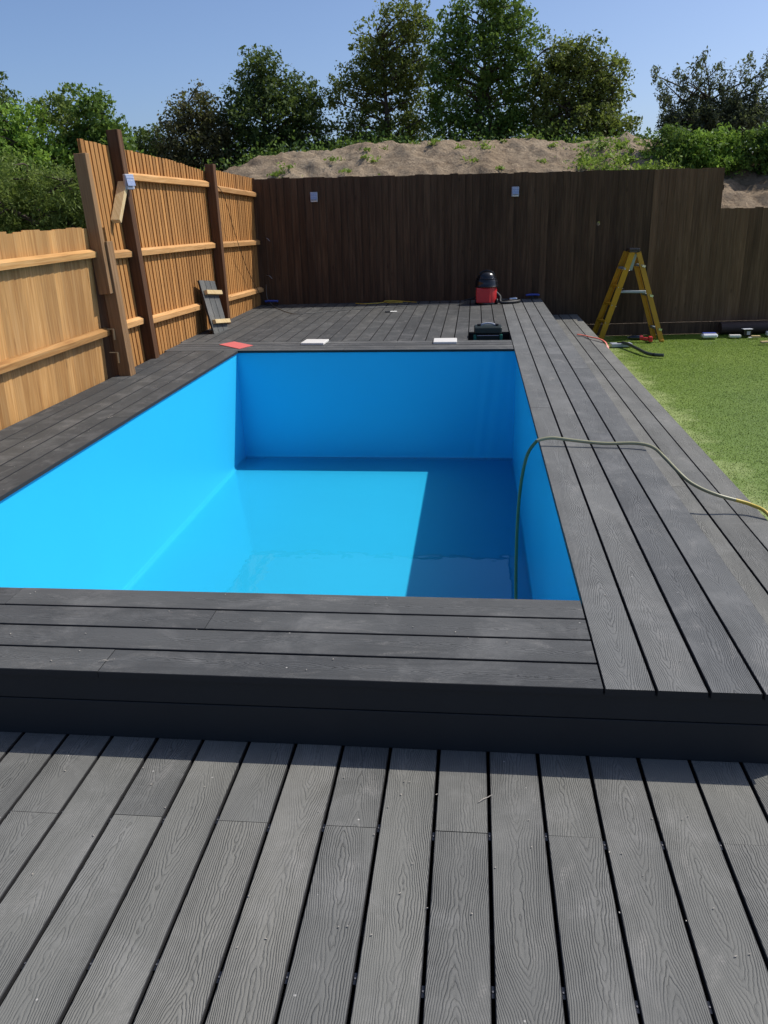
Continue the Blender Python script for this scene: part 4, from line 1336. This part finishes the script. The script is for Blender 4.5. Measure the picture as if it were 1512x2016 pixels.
# bright bushes on the heap at the right
for i, (x, y, label, lobes) in enumerate((
    (4.85, 23.9, 'bright green bush at the end of the soil ridge', [(4.75, 2.5, 0.5, 0.45), (5.2, 2.4, 0.4, 0.4), (4.5, 2.2, 0.4, 0.3), (4.9, 2.1, 0.6, 0.25)]),
    (5.85, 23.9, 'bright green bush in front of the spiky tree', [(5.8, 2.55, 0.5, 0.4), (5.4, 2.35, 0.45, 0.35), (6.25, 2.4, 0.45, 0.4), (5.8, 2.15, 0.7, 0.2)]),
    (7.0, 23.9, 'bright green bush at the right border under the spiky tree', [(6.8, 2.5, 0.5, 0.4), (7.3, 2.55, 0.5, 0.4), (7.0, 2.2, 0.8, 0.2), (7.8, 2.4, 0.5, 0.4)]))):
    base = (x, y, bank_z(x, y) - 0.1)
    tree('bush', label, 'bush', base, lobes_of(base, lobes), LEAF['mid' if i != 1 else 'bright'], nleaf=7000, leaf=0.085, clump=0.18, seed=30 + i, trunk=0.05, stems=3, group='bushes on the soil heap', limb_every=9)
# weeds on the slope
def weeds():
    g = np.random.default_rng(44)
    pts = []
    for _ in range(230):
        if g.random() < 0.72:
            x = g.uniform(2.6, 4.9); y = g.uniform(20.3, 24.6)
        else:
            x = g.uniform(-6, 4.8); y = g.uniform(20.6, 25.4)
        s = 0.06 + 0.20 * g.random() ** 2 if x > 2.5 else 0.05 + 0.07 * g.random()
        z = bank_z(x, y)
        m = int(20 + 260 * s)
        q = g.normal(size=(m, 3)) * s * np.array([1, 1, 0.55]); q[:, 2] = np.abs(q[:, 2])
        pts.append(np.array([x, y, z]) + q)
    P = np.concatenate(pts)
    tag(link('weeds', leaf_mesh('weeds', P, 0.085, LEAF['weed'], 1.9, -0.2, 44)), 'patches of pale green weeds growing on the soil slope', 'weeds', kind='stuff')
weeds()
# undergrowth along the crest below the trees
def undergrowth():
    g = np.random.default_rng(45)
    pts = []
    for _ in range(210):
        x = g.uniform(-9.8, 4.9); y = g.uniform(26.0, 28.0)
        if 0.0 < x < 0.9: continue
        s = 0.18 + 0.22 * g.random()
        q = g.normal(size=(90, 3)) * s * np.array([1.1, 1, 0.8]); q[:, 2] = np.abs(q[:, 2])
        pts.append(np.array([x, y, bank_z(x, y) - 0.05]) + q)
    tag(link('undergrowth', leaf_mesh('undergrowth', np.concatenate(pts), 0.10, LEAF['mid'], 1.9, 0.0, 45)), 'low green undergrowth along the crest beneath the row of trees', 'undergrowth', kind='stuff')
undergrowth()
# greenery beyond the low side fence
def left_tree(x, y, label, lobes, mat, **kw):
    base = (x, y, LAWN)
    return tree('tree', label, 'tree', base, lobes_of(base, lobes), LEAF[mat], group='trees beyond the low side fence', **kw)
left_tree(-8.2, 15.8, 'yellow green leafy tree at the left border above the feathery hedge', [(-8.4, 2.75, 0.5, 0.4), (-7.9, 2.7, 0.4, 0.4), (-8.9, 2.6, 0.6, 0.5), (-8.0, 2.2, 0.6, 0.4), (-8.6, 1.9, 0.7, 0.6), (-7.8, 1.5, 0.7, 0.6)], 'bright', nleaf=14000, seed=51, leaf=0.08, clump=0.20, trunk=0.09, stems=2)
left_tree(-7.5, 16.9, 'pale green slender tree between the yellow green tree and the dark one', [(-7.75, 3.1, 0.4, 0.4), (-7.5, 2.6, 0.55, 0.5), (-7.9, 2.2, 0.6, 0.5), (-7.4, 1.7, 0.8, 0.6)], 'feathery', nleaf=10000, seed=52, leaf=0.075, clump=0.20, trunk=0.08)
left_tree(-6.8, 16.2, 'mid green leafy tree just behind the tall end of the slatted fence', [(-6.9, 2.95, 0.32, 0.42), (-6.55, 2.5, 0.35, 0.35), (-7.1, 2.4, 0.45, 0.45), (-6.7, 2.0, 0.55, 0.5), (-6.9, 1.4, 0.7, 0.6)], 'mid', nleaf=12000, seed=53, leaf=0.08, clump=0.20, trunk=0.09)
left_tree(-9.2, 17.2, 'dark green tree cut by the left border of the view', [(-9.2, 3.6, 0.35, 0.4), (-9.3, 3.0, 0.55, 0.5), (-9.5, 2.3, 0.7, 0.7), (-9.4, 1.5, 0.9, 0.8)], 'dark', nleaf=9000, seed=54, leaf=0.085, clump=0.22, trunk=0.10)
for i, (x, y, label) in enumerate(((-6.05, 10.6, 'feathery olive hedge plant at the left border behind the low fence'), (-5.3, 10.8, 'feathery olive hedge plant in the middle behind the low fence'), (-4.6, 11.0, 'feathery olive hedge plant beside the tall slatted fence'))):
    base = (x, y, LAWN)
    tree('hedge_plant', label, 'hedge', base, lobes_of(base, [(x, 1.6, 0.5, 0.36), (x - 0.25, 1.3, 0.45, 0.45), (x + 0.3, 1.25, 0.4, 0.42), (x, 0.7, 0.6, 0.6), (x + 0.1, 0.1, 0.6, 0.6)]), LEAF['feathery'], nleaf=19000, leaf=0.055, clump=0.15, seed=60 + i, trunk=0.04, stems=4, group='feathery hedge behind the low fence', elong=3.6, limb_every=9, droop=-0.3)

# ------------------------------------------------------------------ chips and shavings left on the decks
def debris():
    g = random.Random(91)
    mb = MB()
    spots = []
    for _ in range(120):
        k = g.random()
        if k < 0.35: spots.append((g.uniform(-1.3, 0.7), g.uniform(1.3, 2.1), LOW))
        elif k < 0.6: spots.append((g.uniform(0.42, 0.97), g.uniform(2.3, 12), 0))
        elif k < 0.75: spots.append((g.uniform(-2.0, 0.35), g.uniform(2.25, 2.8), 0))
        elif k < 0.9: spots.append((g.uniform(-3.1, -2.42), g.uniform(4, 8.4), 0))
        else: spots.append((g.uniform(-3, 0.3), g.uniform(9.8, 12.6), 0))
    for x, y, z in spots:
        l, w_ = g.uniform(0.002, 0.006), g.uniform(0.0015, 0.003)
        mb.box((x, y, z + 0.003), (l, w_, 0.002), Matrix.Rotation(g.uniform(0, 3.1), 3, 'Z') @ Matrix.Rotation(g.uniform(-.5, .5), 3, 'X'))
    # a few longer curls of shaving
    for x, y, z, a in ((-1.17, 2.27, 0.004, 0.3), (-2.52, 5.55, 0.004, 1.2), (-2.6, 6.6, 0.004, 0.2), (0.62, 6.9, 0.004, 0.9), (0.03, 1.99, LOW + 0.004, 0.7)):
        p = smooth_path([(x + 0.016 * math.cos(a) * t_ + 0.006 * math.sin(3 * t_), y + 0.016 * math.sin(a) * t_, z + 0.004 * (t_ % 2)) for t_ in range(4)], 3)
        mb.tube(p, 0.0013, 5)
    tag(mb.build('debris', M['chip']), 'tiny pale chips and shavings scattered over the decking', 'debris', kind='stuff')
debris()
